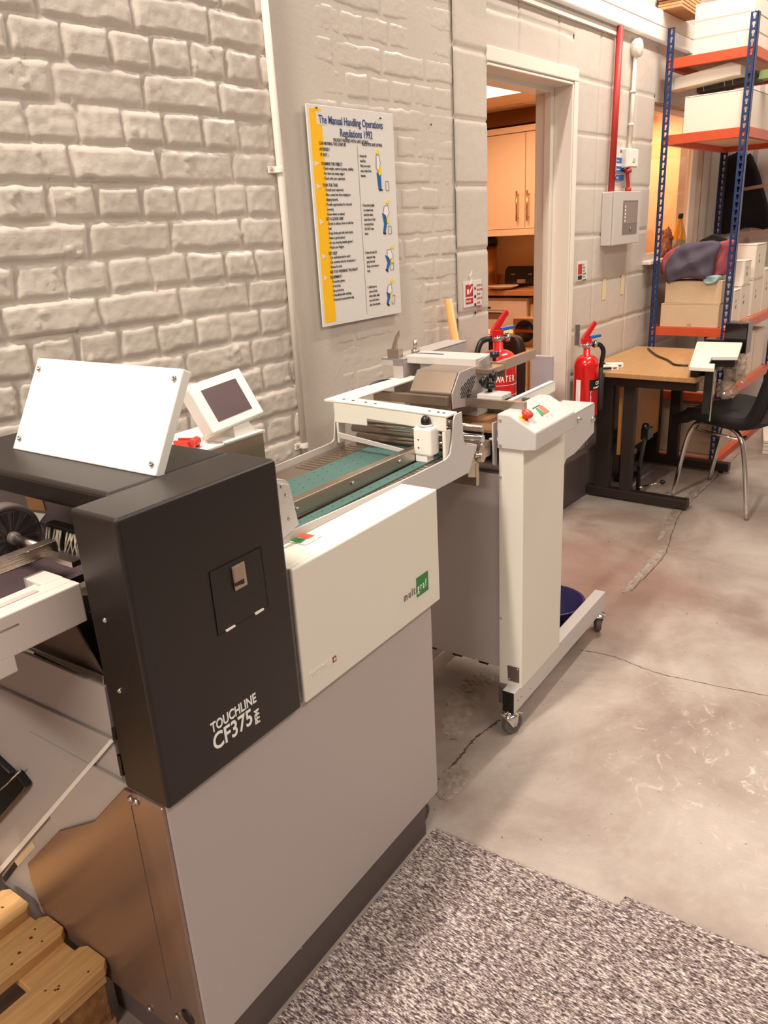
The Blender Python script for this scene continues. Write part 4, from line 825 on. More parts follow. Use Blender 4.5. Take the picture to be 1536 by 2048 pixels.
# ---- fire alarm panel, conduit, junction boxes
ap = empty('fire_alarm_panel', (3.958, -0.003, 1.282), 0, 'grey fire alarm panel box with dark display window on the block wall', 'alarm panel')
P1_ = nb().box((0.0, -0.052, 0.0), (0.357, 0, 0.255)).build('case', mat('alarm_grey', (196, 188, 182), 0.5), ap, bevel=0.004)
dr_ = nb().box((0.012, -0.064, 0.0), (0.357, -0.052, 0.255)).build('door', MATS['alarm_grey'], ap, bevel=0.003)
wd_ = nb().box((0.12, -0.0655, 0.048), (0.315, -0.064, 0.212)).build('display_window', mat('alarm_window', (112, 98, 92), 0.3), dr_)
nb().box((0.13, -0.0665, 0.100), (0.305, -0.0655, 0.203)).build('button_field', mat('alarm_window2', (138, 122, 114), 0.4), dr_)
for i in range(5): nb().box((0.14, -0.0673, 0.11 + i * 0.017), (0.152, -0.0665, 0.119 + i * 0.017)).build('indicator', ink, dr_)
nb().lathe((0.225, -0.0655, 0.073), (0, -1, 0), [(0, 0), (0.009, 0), (0.009, 0.004), (0, 0.005)], 16).build('key_switch', steel, dr_)
rc = nb(); a_ = wy(1222, 388, -0.03); c_ = wy(1243, 0, -0.03); rc.tube([(a_.x, -0.03, a_.z - 0.0), (c_.x, -0.03, 2.262)], 0.016, 14)
tag(rc.build('red_conduit', mat('red_conduit_paint', (176, 44, 40), 0.5)), 'red vertical conduit pipe running down the wall to the alarm panel', 'pipe')
wc_ = empty('white_conduit', (4.275, -0.02, 0), 0, 'slim white vertical conduit with round box at its top beside the red pipe', 'pipe')
nb().tube([(-0.035, 0, 1.74), (-0.02, 0, 2.17)], 0.010, 14).build('pipe', trimp, wc_)
nb().lathe((-0.012, 0.018, 2.20), (0, -1, 0), [(0, 0), (0.042, 0), (0.042, 0.035), (0.038, 0.04), (0, 0.04)], 26).build('round_box', trimp, wc_)
for z_, xo_ in ((1.85, -0.0307), (2.0, -0.026)): nb().lathe((xo_, 0, z_), (0, 0, 1), [(0.0105, 0), (0.014, 0), (0.014, 0.012), (0.0105, 0.012)], 16).build('clip', trimp, wc_)
sbx = empty('fused_spur_box', (4.225, -0.002, 1.698), 0, 'white square switch box above the alarm panel', 'switch box')
nb().box((-0.05, -0.038, -0.045), (0.08, 0, 0.045)).build('box', trimp, sbx, bevel=0.004); 
k_ = nb().box((-0.045, -0.044, -0.04), (0.075, -0.038, 0.04)).build('cover', white, sbx, bevel=0.002); nb().box((0.0, -0.047, -0.018), (0.03, -0.044, 0.0)).build('switch', grey2, k_)
b = nb(); b.tube(smooth([(4.21, -0.03, 1.655), (4.203, -0.03, 1.62), (4.22, -0.03, 1.58), (4.225, -0.03, 1.538)], 6), 0.009, 10); b.lathe((4.207, -0.03, 1.625), (0, 0, 1), [(0, 0), (0.02, 0.004), (0.02, 0.02), (0, 0.022)], 14)
b.lathe((4.225, -0.03, 1.537), (0, 0, 1), [(0, 0), (0.016, 0), (0.016, 0.02), (0, 0.02)], 12); tag(b.build('red_cable', mat('red_cable_pvc', (170, 36, 34), 0.5)), 'short red cable between the switch box and the alarm panel', 'cable')
for (x, y) in ((863, 249), (1280, 634)): 
    q = wy(x, y, -0.004); b = nb().lathe((q.x, -0.002, q.z), (0, -1, 0), [(0, 0), (0.004, 0), (0.004, 0.001), (0, 0.001)], 8); o_ = b.build('wall_plug_hole', black); tag(o_, 'small dark drill hole in the brick wall right of the poster' if x < 1000 else 'small dark drill hole in the wall above the desk', 'hole')
# ---- batten light above
lt_ = empty('batten_light', (4.45, -0.026, 2.325), 0, 'long white batten ceiling light at the top right along the wall', 'ceiling light')
nb().box((-1.9, -0.022, 0.0), (0.60, 0.022, 0.07)).build('body', white, lt_, bevel=0.003)
nb().prism([(-1.9, -0.020, 0), (-1.9, -0.012, -0.06), (-1.9, 0.018, -0.06), (-1.9, 0.020, 0)], (2.47, 0, 0)).build('diffuser', mat('frosted_diffuser', (236, 228, 216), 0.35, emit=0.25), lt_, bevel=0.004)
nb().box((0.57, -0.0225, -0.065), (0.602, 0.022, 0.003)).build('end_cap', white, lt_, bevel=0.003)
tk = nb().box((2.0, -0.018, 2.225), (4.02, -0.002, 2.25)); tag(tk.build('cable_trunking', trimp), 'thin white cable trunking on the wall under the batten light', 'trunking')
# ---- wooden handle leaning
a_ = wy(896, 598, -0.035); c_ = wy(930, 790, -0.10)
b = nb(); d_ = (c_ - a_).normalized(); b.tube([a_, a_ + d_ * 1.10], 0.0155, 16); bh = b.build('broom_handle', stickw)
tag(bh, 'round wooden broom handle leaning against the brick wall behind the feeder', 'broom handle')

# ================================================================== FIRE EXTINGUISHERS
def ext_parts(e_, r, zb, zs, zn, hose, horn=None, lever=None, band=None):
    """body from zb to shoulder zs, neck top zn (local z)"""
    prof = [(0, zb), (r * 0.9, zb), (r, zb + 0.015), (r, zs)]
    for i in range(1, 9): a = i / 8 * math.pi / 2; prof.append((r * math.cos(a) * 0.72 + r * 0.28, zs + (zn - zs) * 0.62 * math.sin(a)))
    prof += [(r * 0.27, zn), (0, zn)]
    nb().lathe((0, 0, 0), (0, 0, 1), prof, 36).build('cylinder', redp, e_)
    b = nb(); b.cyl((0, 0, zn - 0.002), (0, 0, zn + 0.028), 0.017, 18); b.cyl((-0.03, 0, zn + 0.016), (0.035, 0, zn + 0.016), 0.011, 14); b.lathe((0.035, 0, zn + 0.016), (1, 0, 0), [(0, 0), (0.018, 0), (0.018, 0.012), (0, 0.014)], 18)
    b.build('valve', chrome, e_)
    lv = nb(); z = zn + 0.028
    lv.hexa([(-0.015, -0.012, z - 0.004), (0.045, -0.010, z + 0.085), (0.045, 0.010, z + 0.085), (-0.015, 0.012, z - 0.004), (-0.032, -0.012, z + 0.018), (0.034, -0.010, z + 0.100), (0.034, 0.010, z + 0.100), (-0.032, 0.012, z + 0.018)])
    lv.box((-0.03, -0.013, z - 0.008), (0.02, 0.013, z + 0.022)); lv.build('lever', redp, e_, bevel=0.003)
    tg = nb(); tg.hexa([(0.010, -0.012, z + 0.014), (0.068, -0.012, z + 0.022), (0.068, 0.008, z + 0.022), (0.010, 0.008, z + 0.014), (0.010, -0.012, z + 0.028), (0.068, -0.012, z + 0.034), (0.068, 0.008, z + 0.034), (0.010, 0.008, z + 0.028)]); tg.build('safety_tag', blue, e_, bevel=0.002)
    nb().tube(smooth(hose, 8), 0.0115, 14).build('hose', black, e_)
# water extinguisher: hangs beside the doorway
we = empty('water_fire_extinguisher', (2.755, -0.108, 0.075), math.radians(-35), 'big red fire extinguisher labelled WATER behind the feeder at the doorway', 'fire extinguisher')
ext_parts(we, 0.074, 0.36, 0.815, 0.895, [(-0.03, 0, 0.912), (-0.075, 0.0, 0.90), (-0.10, -0.01, 0.83), (-0.095, -0.02, 0.72), (-0.085, -0.02, 0.5)])
def wrap_text(body, size, m, parent, r, ang, z, sx=1.0):
    for i, ch in enumerate(body):
        a = ang + i * size * 0.78 * sx / r
        if ch == ' ': continue
        text('lettering', ch, size, m, parent, (r * math.cos(a), r * math.sin(a), z), (math.pi / 2, 0, a + math.pi / 2), sx=sx, ext=0.0003, off=0.0004, align='CENTER')
wrap_text('WATER', 0.036, ink, we, 0.0748, math.radians(-115), 0.745, 0.62)
wrap_text('FIRE EXTINGUISHER', 0.016, ink, we, 0.0748, math.radians(-118), 0.665, 0.8)
b = nb()
for z_ in (0.73, 0.688, 0.65, 0.63): b.lathe((0, 0, z_), (0, 0, 1), [(0.0744, 0), (0.0748, 0), (0.0748, 0.0015), (0.0744, 0.0015)], 36)
tag(b.build('white_rules', ink, we), kind='stuff')
# carbon dioxide extinguisher on its wall bracket
ce = empty('co2_fire_extinguisher', (3.56, -0.13, 0.03), math.radians(-38), 'slim red fire extinguisher with black horn hanging on the wall beside the desk', 'fire extinguisher')
ext_parts(ce, 0.060, 0.47, 0.715, 0.80, [(0.03, 0, 0.815), (0.068, 0.0, 0.81), (0.088, 0.0, 0.78), (0.083, 0.0, 0.73), (0.077, 0, 0.69)])

hn = nb().lathe((0.076, 0.0, 0.70), (0, 0, -1), [(0, 0), (0.013, 0.0), (0.014, 0.03), (0.021, 0.034), (0.0215, 0.20), (0.019, 0.215), (0, 0.215)], 22).build('horn', blackm, ce)
for a0, z0_, z1_, m_, nm, n_ in ((-100, 0.605, 0.655, black, 'black_label', 10), (-100, 0.475, 0.603, mat('dark_red_label', (176, 22, 24), 0.4), 'red_label', 10), (-165, 0.50, 0.655, ink, 'paper_label', 3)):
    b = nb(); N = n_
    for i in range(N):
        a1 = math.radians(a0 + i * 8); a2 = math.radians(a0 + (i + 1) * 8); r1, r2 = 0.0602, 0.0606
        b.prism([(r1 * math.cos(a1), r1 * math.sin(a1), z0_), (r2 * math.cos(a1), r2 * math.sin(a1), z0_), (r2 * math.cos(a2), r2 * math.sin(a2), z0_), (r1 * math.cos(a2), r1 * math.sin(a2), z0_)], (0, 0, z1_ - z0_))
    b.build(nm, m_, ce)
wrap_text('CO2', 0.024, ink, ce, 0.0609, math.radians(-62), 0.628, 0.8)
wrap_text('CARBON DIOXIDE', 0.011, ink, ce, 0.0609, math.radians(-78), 0.611, 0.75)
for i, ch in enumerate('FIRESHIELD'):
    a = math.radians(-92); text('lettering', ch, 0.0135, ink, ce, (0.0609 * math.cos(a), 0.0609 * math.sin(a), 0.590 - i * 0.0115), (math.pi / 2, 0, a + math.pi / 2), ext=0.0003, align='CENTER')
b = nb(); b.box((-0.012, 0.10, 0.80), (0.012, 0.112, 0.90)); b.box((-0.01, 0.02, 0.80), (0.01, 0.11, 0.806)); o_ = b.build('wall_bracket', steel, ce)

# ================================================================== DESK AND CHAIR
ds = empty('desk', (3.66, 0, 0), 0, 'oak topped desk with dark brown steel frame standing against the block wall', 'desk')
DX = 0.845
nb().box((0, -0.625, 0.676), (DX, -0.02, 0.70)).build('desk_top', deskw, ds, bevel=0.003)
nb().box((0.10, -0.60, 0.615), (0.14, -0.04, 0.674)).build('top_beam', brownf, ds, bevel=0.002); nb().box((DX - 0.10, -0.60, 0.615), (DX - 0.06, -0.04, 0.674)).build('top_beam', brownf, ds, bevel=0.002)
nb().box((0.14, -0.56, 0.63), (DX - 0.10, -0.53, 0.674)).build('front_rail', brownf, ds, bevel=0.002)
for x0 in (0.115, 0.835):
    nb().box((x0, -0.595, 0.012), (x0 + 0.05, 0.0 - 0.06, 0.060)).build('foot', brownf, ds, bevel=0.004)
    nb().box((x0 + 0.005, -0.182, 0.055), (x0 + 0.045, -0.10, 0.62)).build('leg', brownf, ds, bevel=0.004)
    nb().box((x0 + 0.005, -0.300, 0.055), (x0 + 0.045, -0.238, 0.62)).build('leg', brownf, ds, bevel=0.004)
    nb().lathe((x0 + 0.025, -0.55, 0.0), (0, 0, 1), [(0, 0), (0.014, 0), (0.014, 0.008), (0.006, 0.009), (0.006, 0.014), (0, 0.014)], 14).build('glide', black, ds)
nb().box((0.17, -0.215, 0.235), (0.73, -0.198, 0.66)).build('modesty_panel', deskb, ds)
# pump clamp and lever under the desk
cl_ = empty('bench_clamp', (3.90, -0.30, 0), 0, 'black and chrome clamp with ball lever standing on the floor under the desk', 'clamp')
b = nb(); b.box((-0.03, -0.015, 0.0), (0.03, 0.015, 0.012)); b.box((-0.012, -0.010, 0.012), (0.010, 0.010, 0.17)); b.prism([(-0.012, -0.008, 0.17), (0.012, -0.008, 0.17), (0.075, -0.008, 0.33), (0.05, -0.008, 0.34)], (0, 0.016, 0)); b.box((0.04, -0.02, 0.30), (0.12, 0.02, 0.36)); b.build('stand', black, cl_, bevel=0.003)
nb().lathe((0.055, 0, 0.345), (0, 0, 1), [(0, 0), (0.012, 0.002), (0.022, 0.02), (0.018, 0.04), (0, 0.046)], 20).build('knob', black, cl_)
b = nb(); b.cyl((0, -0.02, 0.055), (0.03, -0.11, 0.085), 0.005, 12); b.cyl((0, 0, 0.02), (0, -0.02, 0.06), 0.009, 12); b.cyl((-0.04, -0.018, 0.018), (0.03, -0.06, 0.018), 0.004, 8); b.build('chrome_lever', chrome, cl_)
nb().lathe((0.03, -0.105, 0.083), (0.3, -0.9, 0.3), [(0, 0), (0.012, 0.004), (0.014, 0.014), (0.008, 0.024), (0, 0.026)], 16).build('lever_ball', black, cl_)
pr_ = empty('paper_press', (4.12, -0.14, 0), 0.1, 'black and chrome press mechanism on the floor below the brown panel of the desk', 'press')
b = nb(); b.box((-0.05, -0.06, 0), (0.10, 0.05, 0.03)); b.box((-0.03, -0.02, 0.03), (0.03, 0.03, 0.22)); b.box((-0.03, -0.02, 0.19), (0.12, 0.03, 0.225)); b.build('frame', black, pr_, bevel=0.003)
b = nb(); b.hexa([(-0.045, -0.03, 0.20), (-0.005, -0.03, 0.20), (-0.005, -0.024, 0.20), (-0.045, -0.024, 0.20), (-0.04, -0.03, 0.2001), (-0.01, -0.03, 0.2001), (-0.01, -0.024, 0.2001), (-0.04, -0.024, 0.2001)]); b.prism([(-0.05, -0.03, 0.20), (0.0, -0.03, 0.20), (-0.012, -0.03, 0.04), (-0.032, -0.03, 0.04)], (0, 0.008, 0)); b.cyl((0.06, -0.04, 0.16), (0.06, 0.03, 0.16), 0.016, 16); b.build('chrome_plate', steel, pr_)
# little white boxes on the desk
for k_, (x, y, z, rz, lb_) in enumerate(((3.725, -0.165, 0.701, 0.25, 'small white printed box lying on the desk nearest the fire extinguisher'), (3.80, -0.16, 0.701, 0.15, 'small white box lying behind another on the desk by the extinguisher'), (3.76, -0.085, 0.701, 0.1, 'flat white box against the wall end of the desk'))):
    bx_ = empty('ink_box', (x, y, z), rz - 1.2, lb_, 'small box')
    nb().box((-0.055, -0.022, 0), (0.055, 0.022, 0.020)).build('carton', white, bx_, bevel=0.001)
    nb().box((-0.04, -0.0226, 0.004), (0.02, -0.022, 0.015)).build('dark_print', inkb, bx_); nb().box((0.028, -0.0226, 0.005), (0.045, -0.022, 0.014)).build('print_mark', inkg, bx_)
b = nb(); b.tube(smooth([wz(x, y, 0.706) for x, y in ((1296, 697), (1312, 710), (1335, 720), (1350, 729), (1376, 731))], 8), 0.005, 10); tag(b.build('black_cable', black), 'black cable lying across the oak desk top', 'cable')
# desktop machine
dv = empty('binding_machine', (0, 0, 0), 0, 'low white desktop machine with an L shaped top on the right end of the desk', 'binding machine')
tp = [wz(x, y, 0.775) for x, y in ((1378, 733), (1394, 683), (1485, 685), (1476, 713), (1424, 713), (1417, 727), (1430, 727), (1429, 736))]
nb().prism(tp, (0, 0, -0.018)).build('top_cover', cream, dv, bevel=0.003)
ins = [wz(x, y, 0.757) for x, y in ((1382, 730), (1396, 690), (1478, 691), (1471, 711), (1420, 711), (1413, 728))]
nb().prism(ins, (0, 0, -0.055)).build('lower_body', black, dv, bevel=0.002)
q = wz(1424, 734, 0.75); nb().box((q.x - 0.005, q.y - 0.008, 0.53), (q.x + 0.035, q.y + 0.028, 0.757)).build('support_post', blackm, dv, bevel=0.002)
nb().box((q.x - 0.012, q.y - 0.018, 0.50), (q.x - 0.006, q.y - 0.012, 0.74)).build('chrome_strip', chrome, dv)
bkb = empty('black_block', (4.36, -0.60, 0.701), 0, 'tall glossy black box standing behind the white desktop machine', 'box')
nb().box((0.0, -0.055, 0.0), (0.10, 0.06, 0.165)).build('block', mat('gloss_black', (26, 22, 24), 0.12), bkb, bevel=0.005); nb().box((0.0, 0.06, 0.02), (0.10, 0.16, 0.075)).build('side_wing', MATS['gloss_black'], bkb, bevel=0.004)
# clear bag hanging from the desk
bgm = bpy.data.materials.new('clear_film'); bgm.use_nodes = True; _b = bgm.node_tree.nodes['Principled BSDF']; _b.inputs['Base Color'].default_value = srgb((190, 170, 150)); _b.inputs['Roughness'].default_value = 0.12; _b.inputs['Alpha'].default_value = 0.45
rg = np.random.RandomState(5)
def blob(name, cx_, rad, m, seed=1, n=(28, 20), amp=0.12, p=3.0, parent=None, freq=3.0, smooth_=True):
    rr = np.random.RandomState(seed); ph = rr.rand(12, 3) * 6.28; fr = rr.rand(12, 3) * freq + 0.7; V = []; F_ = []
    for j in range(n[1] + 1):
        t = math.pi * j / n[1] - math.pi / 2
        for i in range(n[0]):
            a = math.tau * i / n[0]; c = lambda w: math.copysign(abs(w) ** (2 / p), w)
            d = Vector((c(math.cos(t)) * c(math.cos(a)), c(math.cos(t)) * c(math.sin(a)), c(math.sin(t))))
            k_ = 1 + amp * sum(math.sin(fr[q][0] * d.x * 3 + ph[q][0]) * math.sin(fr[q][1] * d.y * 3 + ph[q][1]) * math.sin(fr[q][2] * d.z * 3 + ph[q][2]) for q in range(12)) / 3
            V.append(Vector((d.x * rad[0], d.y * rad[1], d.z * rad[2])) * k_ + Vector(cx_))
    for j in range(n[1]):
        for i in range(n[0]): F_.append((j * n[0] + i, j * n[0] + (i + 1) % n[0], (j + 1) * n[0] + (i + 1) % n[0], (j + 1) * n[0] + i))
    b = MB(); b.add(V, F_, 0, smooth_); return b.build(name, m, parent)
bg = empty('clear_bag', (0, 0, 0), 0, 'clear plastic bag with metal parts hanging off the desk end', 'bag')
q = wx(1470, 740, 4.05); blob('film', (q.x, q.y, q.z + 0.01), (0.035, 0.05, 0.065), bgm, 3, amp=0.25, parent=bg, smooth_=False)
q = wx(1453, 778, 4.03); blob('film', (q.x, q.y, q.z), (0.03, 0.045, 0.045), bgm, 8, amp=0.3, parent=bg, smooth_=False)
nb().box((4.05, -0.70, 0.60), (4.056, -0.69, 0.72)).build('hanging_tab', steel, bg); q = wx(1470, 745, 4.05); nb().box((q.x - 0.01, q.y - 0.008, q.z - 0.04), (q.x + 0.01, q.y + 0.012, q.z + 0.03)).build('metal_parts', satin, bg)

ch = empty('stacking_chair', (0, 0, 0), 0, 'black padded chair with chrome legs pulled up to the desk end', 'chair')
fF, fB = Vector((3.997, -0.455, 0)), Vector((3.81, -0.875, 0)); lat = Vector((0.345, -0.085, 0)); up = Vector((0, 0, 1))
fd_ = (fF - fB).normalized()
for k_, o_ in enumerate((Vector((0, 0, 0)), lat)):
    A, B_ = fF + o_, fB + o_
    nb().tube(smooth([A + up * 0.004, A - fd_ * 0.055 + up * 0.30, A - fd_ * 0.095 + up * 0.395, A - fd_ * 0.14 + up * 0.428, (A + B_) / 2 + up * 0.434, B_ + fd_ * 0.14 + up * 0.430, B_ + fd_ * 0.085 + up * 0.395, B_ + fd_ * 0.05 + up * 0.30, B_ + up * 0.004], 7), 0.0115, 14).build('leg', chrome, ch)
    nb().tube([A - fd_ * 0.10 + up * 0.385, B_ + fd_ * 0.09 + up * 0.385], 0.007, 10).build('seat_rail', chrome, ch)
    for Q in (A - fd_ * 0.09, B_ + fd_ * 0.085): nb().tube([Q + up * 0.385, Q + lat.normalized() * (0.05 if k_ == 0 else -0.05) + up * 0.385], 0.011, 12).build('buffer', black, ch)
L2 = lat.normalized(); cF = fF - fd_ * 0.02 + up * 0.0
b = nb(); n_ = 14; V = []; F_ = []
prof = [(-0.06, 0.405, .85), (0.02, 0.445, 1.0), (0.12, 0.455, 1.06), (0.25, 0.45, 1.08), (0.36, 0.45, 1.06), (0.42, 0.475, 1.05), (0.465, 0.56, 1.06), (0.50, 0.68, 1.04), (0.53, 0.80, 0.95), (0.545, 0.865, 0.70)]
pr2 = smooth([Vector((a, c, w)) for a, c, w in prof], 4)
for i, pz in enumerate(pr2):
    for j in range(n_ + 1):
        s_ = (j / n_ - 0.5) * 2; wv = 0.21 * pz.z
        V.append(cF + lat / 2 - fd_ * (pz.x) + L2 * s_ * wv + up * (pz.y + 0.020 * s_ * s_ * (1 if pz.x > 0.05 else -0.3)))
m_ = n_ + 1
for i in range(len(pr2) - 1):
    for j in range(n_): F_.append((i * m_ + j, i * m_ + j + 1, (i + 1) * m_ + j + 1, (i + 1) * m_ + j))
b.add(V, F_, 0, True); so = b.build('padded_shell', mat('black_upholstery', (13, 8, 9), 0.75, bump=0.3, bscale=500), ch)
sm_ = so.modifiers.new('solid', 'SOLIDIFY'); sm_.thickness = 0.058; sm_.offset = 0
b = nb(); V = []; F_ = []
for i, pz in enumerate(pr2[20:]):
    for j in range(n_ + 1):
        s_ = (j / n_ - 0.5) * 2; V.append(cF + lat / 2 - fd_ * (pz.x + 0.036) + L2 * s_ * 0.19 * pz.z + up * (pz.y - 0.01 + 0.02 * s_ * s_))
for i in range(len(pr2[20:]) - 1):
    for j in range(n_): F_.append((i * m_ + j, i * m_ + j + 1, (i + 1) * m_ + j + 1, (i + 1) * m_ + j))
b.add(V, F_, 0, True); so = b.build('back_cover', mat('grey_brown_shell', (44, 34, 30), 0.5), ch); sm_ = so.modifiers.new('solid', 'SOLIDIFY'); sm_.thickness = 0.006

# ================================================================== RACK WITH BOXES
rk = empty('storage_rack', (4.60, 0, 0), 0, 'boltless storage rack with blue uprights and orange beams next to the window', 'rack')
def upright(x, y, sx_, sy_, h, m, holes):
    """L section: web facing -x with keyholes, flange along x"""
    b = nb(); t = 0.0022; w = 0.037; pit = 0.0375
    y0 = y; y1 = y - w * sy_ if False else y - w
    n = int(h / pit)
    for i in range(n):
        z0 = i * pit; zc = z0 + pit * 0.5; ym = (y0 + y1) / 2
        hole = [(0.0, 0.0145), (0.0065, 0.0125), (0.0085, 0.007), (0.0065, 0.001), (0.0045, -0.002), (0.0045, -0.011), (0.0, -0.0135)]
        for sd in (-1, 1):
            ye = ym + sd * w / 2
            if holes:
                poly = [(x, ym, z0), (x, ye, z0), (x, ye, z0 + pit), (x, ym, z0 + pit)] + [(x, ym + sd * a, zc + c) for a, c in hole]
                b.prism(poly, (t * sx_, 0, 0))
            else: b.prism([(x, ym, z0), (x, ye, z0), (x, ye, z0 + pit), (x, ym, z0 + pit)], (t * sx_, 0, 0))
    yy = y0 if sy_ > 0 else y1
    b.box((x, yy, 0), (x + 0.037 * sx_, yy - 0.0022 * (1 if sy_ > 0 else -1), n * pit))
    return b.build('upright', m, rk)
RL = 1.12; YB, YFt = -0.052, -0.493
upright(0.0, YB, 1, 1, 2.36, bluest, True); upright(0.0, YFt + 0.037, 1, -1, 2.36, bluest, True)
upright(RL, YB, -1, 1, 2.36, navyst, True); upright(RL, YFt + 0.037, -1, -1, 2.36, navyst, True)
for z_ in (2.17, 1.805, 0.788, 0.415, 0.03):
    b_ = nb().box((0.004, YB - 0.002, z_ - 0.035), (0.0065 + 0.03, YFt + 0.002, z_ + 0.012)); b_.build('beam', orange, rk, bevel=0.001)
    nb().box((RL - 0.034, YB - 0.002, z_ - 0.035), (RL - 0.004, YFt + 0.002, z_ + 0.012)).build('beam', orange, rk, bevel=0.001)
    nb().box((0.03, YFt, z_ - 0.035), (RL - 0.03, YFt + 0.03, z_ + 0.012)).build('beam', orange, rk, bevel=0.001)
    nb().box((0.03, YB - 0.03, z_ - 0.035), (RL - 0.03, YB, z_ + 0.012)).build('beam', orange, rk, bevel=0.001)
    nb().box((0.037, YFt + 0.03, z_ - 0.004), (RL - 0.034, YB - 0.03, z_ + 0.010)).build('shelf_board', chip, rk)
    for yy in (YB - 0.0185, YFt + 0.0185):
        for dz2 in (-0.012, 0.012): nb().lathe((-0.001, yy, z_ - 0.012 + dz2 * 1.5), (-1, 0, 0), [(0, 0), (0.0055, 0), (0.0045, 0.002), (0, 0.0025)], 12).build('rivet', mat('rivet_red', (208, 84, 66), 0.4), rk)
def carton(name, a, c_, label, m, group=None, rz=0.0, cat='box', flap=True, parts=()):
    """closed carton from corner a to corner c_ (world), lid seam as its own piece"""
    cx_, cy_ = (a[0] + c_[0]) / 2, (a[1] + c_[1]) / 2; hx, hy, hz = abs(c_[0] - a[0]) / 2, abs(c_[1] - a[1]) / 2, abs(c_[2] - a[2])
    e_ = empty(name, (cx_, cy_, min(a[2], c_[2])), rz, label, cat, group)
    nb().box((-hx, -hy, 0), (hx, hy, hz)).build('carton', m, e_, bevel=0.0025)
    if flap:
        s_ = nb(); s_.box((-hx - 0.0006, -hy + 0.004, hz * 0.965), (-hx, hy - 0.004, hz * 0.975)); s_.box((-hx + 0.004, -hy - 0.0006, hz * 0.965), (hx - 0.004, -hy, hz * 0.975)); tag(s_.build('lid_seam', mat('carton_seam', (128, 104, 84), 0.8), e_), kind='stuff')
        nb().box((-hx - 0.0006, -hy * 0.18, hz * 0.93), (-hx, hy * 0.18, hz * 0.975)).build('tuck_flap', MATS['carton_seam'] if m is cardt else cardt, e_) if False else None
    return e_
RX = 4.64
S3 = 0.8005
carton('tan_box', (RX - 0.02, -0.105, S3), (RX + 0.15, -0.430, S3 + 0.132), 'tan cardboard box on the middle rack shelf, the lower of two stacked', cardt)
carton('tan_box', (RX - 0.005, -0.118, S3 + 0.1325), (RX + 0.15, -0.432, S3 + 0.255), 'tan cardboard box on the middle rack shelf, stacked under the towels', cardt)
tp_ = nb().box((RX - 0.0212, -0.26, S3 + 0.0), (RX - 0.0205, -0.285, S3 + 0.022)); o_ = tp_.build('tape_piece', mat('brown_tape', (184, 150, 112), 0.4)); tag(o_, 'small strip of tape on the lower tan box', 'tape')
# towels
zt = S3 + 0.256
def cloth(name, pts_px, x0, x1, m, label, seed, bulge=0.03, group=None):
    """draped cloth: outline on the face x0, carried back to x1, with folds"""
    rr = np.random.RandomState(seed); out = smooth([wx(px, py, x0) for px, py in pts_px] + [wx(*pts_px[0], x0)], 4)[:-1]
    cen = sum(out, Vector()) / len(out); V = []; F_ = []; n = len(out); L_ = 8
    for k in range(L_ + 1):
        t = k / L_; inn = 1 - (abs(t - 0.45) / 0.55) ** 3 * 0.16
        for i, q in enumerate(out):
            d = (q - cen) * inn; f_ = math.sin(i * 0.9 + seed) * 0.004 + math.sin(i * 2.3 + k * 0.8) * 0.002
            V.append(Vector((x0 + (x1 - x0) * t + math.sin(i * 0.7 + seed) * 0.004, cen.y + d.y * (1 + f_ * 3), cen.z + d.z * (1 + f_ * 5))))
    for k in range(L_):
        for i in range(n): F_.append((k * n + i, k * n + (i + 1) % n, (k + 1) * n + (i + 1) % n, (k + 1) * n + i))
    b = MB(); b.add(V, F_, 0, True)
    # front face rings toward the centre, with fold ridges
    R_ = 7; base = len(b.v); W_ = []
    for r_ in range(1, R_ + 1):
        s_ = 1 - r_ / R_
        for i, q in enumerate(out):
            d = (q - cen) * s_; fold = 0.010 * math.sin(d.z * 60 + d.y * 26 + seed) + 0.006 * math.sin(d.y * 55 - d.z * 40)
            W_.append(Vector((x0 - bulge * (1 - s_ ** 2) + fold * (1 - s_ ** 4), cen.y + d.y, cen.z + d.z)))
    k0 = len(b.v); b.v += [tuple(q) for q in W_]
    for r_ in range(R_):
        for i in range(n):
            a = (i if r_ == 0 else k0 + (r_ - 1) * n + i); a2 = ((i + 1) % n if r_ == 0 else k0 + (r_ - 1) * n + (i + 1) % n)
            b.f.append((a2, a, k0 + r_ * n + i, k0 + r_ * n + (i + 1) % n)); b.mi.append(0); b.sm.append(True)
    b.f.append([L_ * n + i for i in range(n)]); b.mi.append(0); b.sm.append(False)
    o_ = b.build(name, m); return tag(o_, label, 'cloth', group)
cloth('black_cloth', ((1386, 500), (1395, 484), (1412, 474), (1424, 468), (1438, 474), (1450, 482), (1440, 500)), 4.862, 4.95, cloth_k, 'black folded cloth on top of the towel pile', 1)
cloth('rose_towel', ((1316, 546), (1320, 520), (1336, 500), (1360, 492), (1420, 486), (1458, 484), (1455, 520), (1448, 550), (1400, 556), (1330, 552)), 4.682, 4.85, pinkf, 'rose pink folded towel under the grey one on the tan box', 3, 0.012)
cloth('grey_towel', ((1328, 545), (1332, 522), (1350, 500), (1372, 486), (1400, 484), (1432, 482), (1438, 492), (1428, 520), (1420, 550), (1408, 560), (1380, 556), (1345, 562), (1330, 566)), 4.612, 4.66, plaid, 'plum grey towel draped in front on the towel pile', 5, 0.02)
cloth('blue_cloth', ((1405, 560), (1412, 553), (1432, 552), (1436, 556), (1430, 566), (1412, 568)), 4.612, 4.72, mat('pale_blue_fabric', (150, 178, 178), 0.9), 'pale blue folded cloth sticking out under the grey towel', 8, 0.006)
